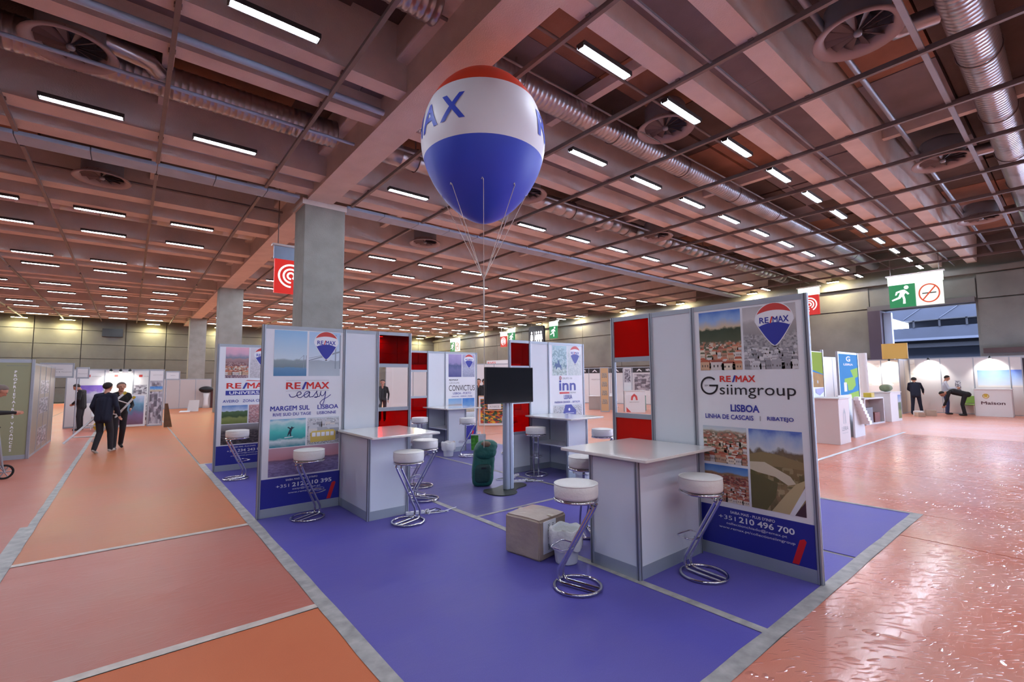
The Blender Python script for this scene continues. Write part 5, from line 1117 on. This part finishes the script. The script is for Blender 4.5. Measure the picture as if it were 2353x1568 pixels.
ch = empty('green_chair', (28.72,3.33,0), R(-90), 'lime green chair with white legs behind the bending man', 'chair'); MB().bev((-.22,-.22,.42),(.22,.22,.46),.05).obj('seat', mat('olive_seat',(130,160,80),.6), ch); MB().bev((-.22,.2,.5),(.22,.23,.82),.03,axis=1).obj('backrest', mat('olive_seat2',(130,160,80),.6), ch)
for sx in (-.18,.18):
    for sy in (-.18,.18): MB().tube([(sx,sy,.43),(sx*1.2,sy*1.2,0)], .012, 6).obj('leg', whiteM, ch)
yb2 = MB().bev((0,0,0),(.1,1.0,.75),.02).obj('yellow_board', mat('ochre_board',(206,170,90),.6)); yb2.location=(28.85,5.3,2.56); tag(yb2,'ochre board standing on top of the booth wall in front of the opening','board')

# ------------------------------------------------------------------ people
def capsule(mb, p0, r0, p1, r1, n=10):
    p0, p1 = Vector(p0), Vector(p1); d = p1-p0; L_ = max(d.length, 1e-4); t = d/L_
    P = []; rs = []
    for k in range(4): a = math.pi/2*(1-k/4); P.append(p0-t*r0*math.sin(a)); rs.append(max(r0*math.cos(a), .0008))
    P += [p0, p1]; rs += [r0, r1]
    for k in range(1, 5): a = math.pi/2*k/4; P.append(p1+t*r1*math.sin(a)); rs.append(max(r1*math.cos(a), .0008))
    mb.tube(P, 0, n, rs=rs)
def person(loc, rz, label, J, mats, hair='short', vox=.0125):
    """J: joints in a local frame (x right, y forward, z up) for a 1.75 m figure; mats: torso, arms, legs, shoes, hair"""
    t = empty('person', loc, rz, label, 'person')
    D = dict(hip=(0,0,.94), chest=(0,.0,1.28), neck=(0,.02,1.47), head=(0,.05,1.62), shR=(.18,0,1.42), elR=(.25,-.03,1.13), waR=(.24,.08,.90), shL=(-.18,0,1.42), elL=(-.25,-.03,1.13), waL=(-.24,.08,.90),
             hR=(.09,0,.92), kR=(.10,.03,.50), aR=(.10,0,.09), hL=(-.09,0,.92), kL=(-.10,.03,.50), aL=(-.10,0,.09), look=(0,1,0), coat=0, toeR=None, toeL=None)
    D.update(J); V = {k: (Vector(v) if isinstance(v, tuple) else v) for k, v in D.items()}
    mb = MB(); bones = []
    def cap(a, ra, b, rb, mi): capsule(mb, a, ra, b, rb); bones.append((Vector(a), Vector(b), mi, (ra+rb)/2))
    up = (V['neck']-V['hip']).normalized(); rt = (V['shR']-V['shL']).normalized()
    w_ = .018 if V['coat'] else 0
    for s in (-1, 1):
        cap(V['hip']+rt*.062*s, .092+w_*1.7, V['chest']+rt*.08*s, .10+w_, 0)
        cap(V['chest']+rt*.08*s, .10+w_, V['chest']+rt*.075*s+up*.08, .078+w_, 0)
        cap(V['neck']-up*.02+rt*.02*s, .05, V['sh'+('R' if s > 0 else 'L')]-up*.015, .045+w_, 0)
    cap(V['hip'], .108+w_, V['chest'], .118+w_, 0)
    if V['coat']:
        for s in (-1, 1): cap(V['hip']+rt*.06*s, .120, V['hip']+rt*.068*s-up*.09, .118, 0)
    cap(V['shL']*.85+V['shR']*.15-up*.02, .056+w_*.6, V['shR']*.85+V['shL']*.15-up*.02, .056+w_*.6, 0)
    cap(V['neck']-up*.08, .062, V['neck']+up*.04, .054, 5)
    for s, k in ((1,'R'), (-1,'L')):
        cap(V['sh'+k]*.93+(V['sh'+k]+V['el'+k])*.035-up*.015, .050+w_*.5, V['el'+k], .043+w_*.5, 1); cap(V['el'+k], .045+w_*.5, V['wa'+k], .032+w_*.4, 1)
        cap(V['h'+k], .092, V['k'+k], .070, 2); cap(V['k'+k], .068, V['a'+k], .056, 2)
        f = V['toe'+k] if V['toe'+k] is not None else Vector((0,1,0))
        an = V['a'+k]; cap(an+Vector((0,0,-.045))-f*.03, .040, an+f*.15+Vector((0,0,-.052)), .034, 3)
        # hand: palm, four fingers, thumb
        wv = (V['wa'+k]-V['el'+k]).normalized(); side = wv.cross(rt).normalized() if abs(wv.dot(rt)) < .9 else Vector((0,0,1)); ac = wv.cross(side).normalized()
        pm = V['wa'+k]+wv*.055; cap(V['wa'+k], .026, pm+wv*.02, .027, 4); cap(pm+side*.018, .018, pm-side*.018, .018, 4)
        for j in range(4):
            b0 = pm+wv*.03+side*(.03-.02*j); ln = (.034,.042,.039,.030)[j]; b1 = b0+wv*ln-ac*.006*s; b2 = b1+wv*ln*.7-ac*.022*s
            cap(b0, .0095, b1, .0088, 4); cap(b1, .0088, b2, .0075, 4)
        tb = V['wa'+k]+wv*.03+side*.028; t1 = tb+side*.022+wv*.025; cap(tb, .012, t1, .010, 4); cap(t1, .010, t1+wv*.028-ac*.006*s, .0085, 4)
    # head
    hd = V['head']; lk = V['look'].normalized(); hu = (hd-V['neck']).normalized(); hu = (hu-lk*hu.dot(lk)).normalized(); hr = lk.cross(hu)
    cap(hd+hu*.035-lk*.012, .088, hd+hu*.03+lk*.018, .085, 5); cap(hd-hu*.055+lk*.04, .052, hd+hu*.02+lk*.03, .075, 5); cap(V['neck'], .052, hd-hu*.03, .055, 5)
    cap(hd+lk*.092+hu*.022, .012, hd+lk*.112-hu*.018, .017, 5)
    for s in (-1, 1):
        cap(hd+hr*.086*s-hu*.015, .012, hd+hr*.090*s+hu*.02-lk*.005, .017, 5)
    me = mb.mesh('tmp', skin); o = bpy.data.objects.new('body', me); C.objects.link(o)
    rm = o.modifiers.new('r', 'REMESH'); rm.mode = 'VOXEL'; rm.voxel_size = vox
    sm = o.modifiers.new('s', 'SMOOTH'); sm.factor = .5; sm.iterations = 2
    dg = bpy.context.evaluated_depsgraph_get(); nm = bpy.data.meshes.new_from_object(o.evaluated_get(dg)); bpy.data.objects.remove(o); bpy.data.meshes.remove(me)
    nm.materials.clear()
    for m_ in (mats[0], mats[1], mats[2], mats[3], skin, skin): nm.materials.append(m_)
    bl = [(a, b-a, max((b-a).length_squared, 1e-9), mi, r) for a, b, mi, r in bones]
    for p in nm.polygons:
        c = p.center; best = 1e9; bi = 0
        for a, d, l2, mi, r in bl:
            k = max(0, min(1, (c-a).dot(d)/l2)); dd = (c-(a+d*k)).length-r
            if dd < best: best = dd; bi = mi
        p.material_index = bi; p.use_smooth = True
    nm.name = 'body'; b = bpy.data.objects.new('body', nm); C.objects.link(b); b.parent = t
    # hair: a cap over the skull
    hm = MB(); n = 16; Vh = []; 
    for i in range(9):
        ph_ = math.pi*.5*(i/8)*1.18
        for k in range(n):
            a = 2*math.pi*k/n; fr = math.sin(a)     # fr=1 front
            pp = ph_*(1 - .50*max(0, fr) + .34*max(0, -fr) - .10*abs(math.cos(a))) if hair == 'short' else ph_*(1-.55*max(0, fr))
            dirv = hu*math.cos(pp)+(hr*math.cos(a)+lk*math.sin(a))*math.sin(pp)
            q = hd+hu*.036-lk*.004; Vh.append(q+Vector((dirv*(.1045 if i < 8 else .094))))
    hm.add(Vh, [(i*n+k, (i+1)*n+k, (i+1)*n+(k+1)%n, i*n+(k+1)%n) for i in range(8) for k in range(n)], 0, True); hm.obj('hair', mats[4], t)
    em = MB()
    for s in (-1, 1): em.lathe([(0,-.007),(.009,-.004),(.011,0),(.009,.004),(0,.007)], 8, c=tuple(hd+lk*.093+hr*.032*s+hu*.022))
    em.obj('eyes', eyeM, t); MB().tube([hd+lk*.092-hu*.045-hr*.022, hd+lk*.097-hu*.046, hd+lk*.092-hu*.045+hr*.022], .005, 6).obj('mouth', mat('lips', (150,84,76), .5), t)
    return t
def h(deg): return R(deg)
# walking man seen from behind, stepping right and away
walk = dict(coat=1, hip=(0,0,.93), chest=(0,.04,1.27), neck=(0,.07,1.46), head=(.0,.10,1.60), shR=(.19,.04,1.41), shL=(-.19,.04,1.41), elR=(.27,.0,1.14), waR=(.27,.12,.92), elL=(-.26,.0,1.14), waL=(-.24,.14,.93),
            kR=(.10,.12,.51), aR=(.11,.14,.10), kL=(-.09,.06,.50), aL=(-.09,-.12,.12), hR=(.09,.0,.90), hL=(-.09,.0,.90), toeR=Vector((0,1,0)), toeL=Vector((0,.8,-.5)), look=(0,1,0))
person((-.45,15.42,0), R(-28), 'man in a navy jacket and dark trousers walking away on the orange aisle', walk, (jacketN, jacketN, trouser, shoeW, hairD))
facing = dict(coat=0, head=(0,.06,1.60), elR=(.26,.02,1.12), waR=(.20,.22,1.02), elL=(-.26,.02,1.12), waL=(-.18,.24,1.04), kR=(.1,.12,.50), aR=(.12,.2,.09), kL=(-.09,-.02,.5), aL=(-.1,-.2,.12), toeR=Vector((0,1,0)), toeL=Vector((0,1,-.2)))
person((-.16,16.15,0), R(-168), 'man facing the camera, half behind the navy-jacketed man, carrying a white ladder', facing, (clothB, clothB, trouser, shoeD, hairG))
phone_ = dict(coat=0, neck=(0,.05,1.46), head=(0,.12,1.57), look=(0,1,-.75), elR=(.24,.06,1.15), waR=(.10,.32,1.14), elL=(-.24,.06,1.15), waL=(-.08,.32,1.14))
person((-2.10,13.7,0), R(-72), 'man in black jumper and jeans looking down at his hands beside the kick scooter', phone_, (clothB, clothB, jeans, shoeD, hairG))
black_ = dict(coat=1, neck=(0,.07,1.45), head=(0,.15,1.55), look=(0,1,-.6), elR=(.25,.0,1.13), waR=(.12,.20,.98), elL=(-.25,.0,1.13), waL=(-.10,.20,.98), chest=(0,.02,1.26))
person((-1.30,23.1,0), R(75), 'man in black standing with bowed head before the white left booths', black_, (clothB, clothB, trouser, shoeD, hairD))
suit = dict(coat=1, chest=(0,.12,1.26), neck=(0,.22,1.42), head=(0,.30,1.53), look=(0,1,-.5), shR=(.18,.18,1.38), shL=(-.18,.18,1.38), elR=(.28,.28,1.12), waR=(.30,.44,.98), elL=(-.22,.26,1.12), waL=(-.12,.42,1.02), kR=(.13,.03,.5), aR=(.18,.05,.09), kL=(-.12,-.02,.5), aL=(-.16,-.06,.09))
person((27.3,4.85,0), R(-75), 'man in a dark blue suit leaning over a counter, back to the camera', suit, (jacketN, jacketN, jacketN, shoeD, hairD))
sh_ = dict(elR=(.25,.08,1.15), waR=(.14,.34,1.16), elL=(-.25,.08,1.15), waL=(-.12,.34,1.18), look=(0,1,-.4), head=(0,.07,1.60))
person((28.4,4.0,0), R(-165), 'man in a pale short shirt holding a phone, behind the bending man', sh_, (shirtW, shirtW, jeans, shoeD, hairD))
bend = dict(coat=1, hip=(0,-.10,.92), chest=(0,.24,1.02), neck=(0,.46,.98), head=(0,.60,.92), look=(0,.5,-.9), shR=(.17,.40,1.0), shL=(-.17,.40,1.0), elR=(.20,.48,.72), waR=(.14,.55,.46), elL=(-.20,.46,.72), waL=(-.12,.58,.44), hR=(.09,-.10,.88), hL=(-.09,-.10,.88), kR=(.11,.0,.48), kL=(-.11,.0,.48), aR=(.12,-.04,.09), aL=(-.12,-.06,.09))
person((27.85,3.42,0), R(8), 'man in black bending down to the floor at the right booths', bend, (clothB, clothB, clothB, shoeD, hairD))
person((8.35,18.9,0), R(150), 'dark-clothed person with a shoulder bag seen through the clear pane at left', dict(look=(0,1,-.2)), (clothB, clothB, trouser, shoeD, hairD))
person((6.85,16.0,0), R(40), 'person in a grey shirt seen through the lower left of the clear pane', dict(chest=(0,.10,1.2), neck=(0,.16,1.36), head=(0,.22,1.47), shR=(.19,.1,1.33), shL=(-.19,.1,1.33), elR=(.26,.1,1.05), elL=(-.26,.1,1.05)), (shirtG, shirtG, trouser, shoeD, mat('blond_hair',(176,140,80),.7)))
person((11.0,15.6,0), R(140), 'dark-clothed person standing left of the television behind the wooden counter', dict(coat=1), (clothB, clothB, trouser, shoeD, hairD))
person((11.6,16.1,0), R(200), 'dark-haired person half hidden by the left edge of the television', dict(coat=1), (jacketN, jacketN, trouser, shoeD, hairD))
# the carried ladder: two white rails pairs with yellow caps
ld = empty('folding_ladder', (0,0,0), 0, 'white folding ladder with yellow caps carried aslant by the two men', 'ladder')
def on(px, pz, y=15.85): return (px, y, pz)
r1 = (on(-1.15,.28,15.5), on(-.10,1.42,15.75)); r2 = (on(-.66,.22,16.15), on(.10,1.30,15.95))
for a, b in (r1, r2):
    MB().tube([a, b], .026, 8).obj('ladder_rail', whiteM, ld); v = Vector(b)-Vector(a); MB().tube([b, tuple(Vector(b)+v*.05)], .032, 8).obj('end_cap', yellow, ld)
for t_ in (.12, .35, .62, .88):
    p = Vector(r1[0]).lerp(Vector(r1[1]), t_); q = Vector(r2[0]).lerp(Vector(r2[1]), t_); MB().tube([p, q], .014, 6).obj('rung', whiteM, ld)
# bench-like trestle with white seat near the standing man
tb = empty('white_chair', (-.72,23.0,0), R(20), 'white chair with a yellow bag below it, beside the standing man in black', 'chair')
MB().bev((-.25,-.22,.44),(.25,.22,.48),.04).obj('seat', whiteM, tb); MB().bev((-.25,.2,.5),(.25,.23,.95),.04,axis=1).obj('backrest', whiteM, tb)
for sx in (-.22,.22):
    for sy in (-.2,.2): MB().tube([(sx,sy,.45),(sx*1.05,sy*1.05,0)], .013, 6).obj('leg', whiteM, tb)
yb3 = empty('yellow_bag', (-.70,22.5,0), 0, 'crumpled mustard yellow bag on the floor by the white chair', 'bag'); lump('bag_body', (0,0,.17), (.22,.14,.17), yellow, yb3, 2, pw=2.4)
# kick scooter
sc = empty('kick_scooter', (-1.68,12.5,0), R(195), 'silver kick scooter with black wheels at the left picture edge', 'scooter')
def wheel(x):
    w_ = empty('wheel', (x,0,.13)); w_.parent = sc
    MB().tube([(.115*math.cos(a),0,.115*math.sin(a)) for a in [2*math.pi*j/24 for j in range(24)]], .018, 8, closed=True).obj('tyre', rubber, w_)
    m = MB()
    for k in range(6): a = 2*math.pi*k/6; m.tube([(0,0,0),(.1*math.cos(a),0,.1*math.sin(a))], .009, 5)
    m.tube([(0,-.03,0),(0,.03,0)], .02, 8).obj('spokes', alu, w_)
wheel(0); wheel(.75)
MB().bev((.16,-.06,.10),(.62,.06,.13),.03).obj('deck', darkp, sc); MB().tube([(.04,0,.24),(.16,0,.12)], .022, 8).tube([(.60,0,.12),(.75,0,.15)], .02, 6).obj('frame', alu, sc)
MB().tube([(-.0,.035,.13),(.03,.03,.26)], .012, 6).tube([(-.0,-.035,.13),(.03,-.03,.26)], .012, 6).tube([(.03,0,.25),(.12,0,.95)], .018, 8).obj('steering_column', alu, sc)
MB().tube([(.12,-.2,.95),(.12,.2,.95)], .013, 8).obj('handlebar', darkp, sc)
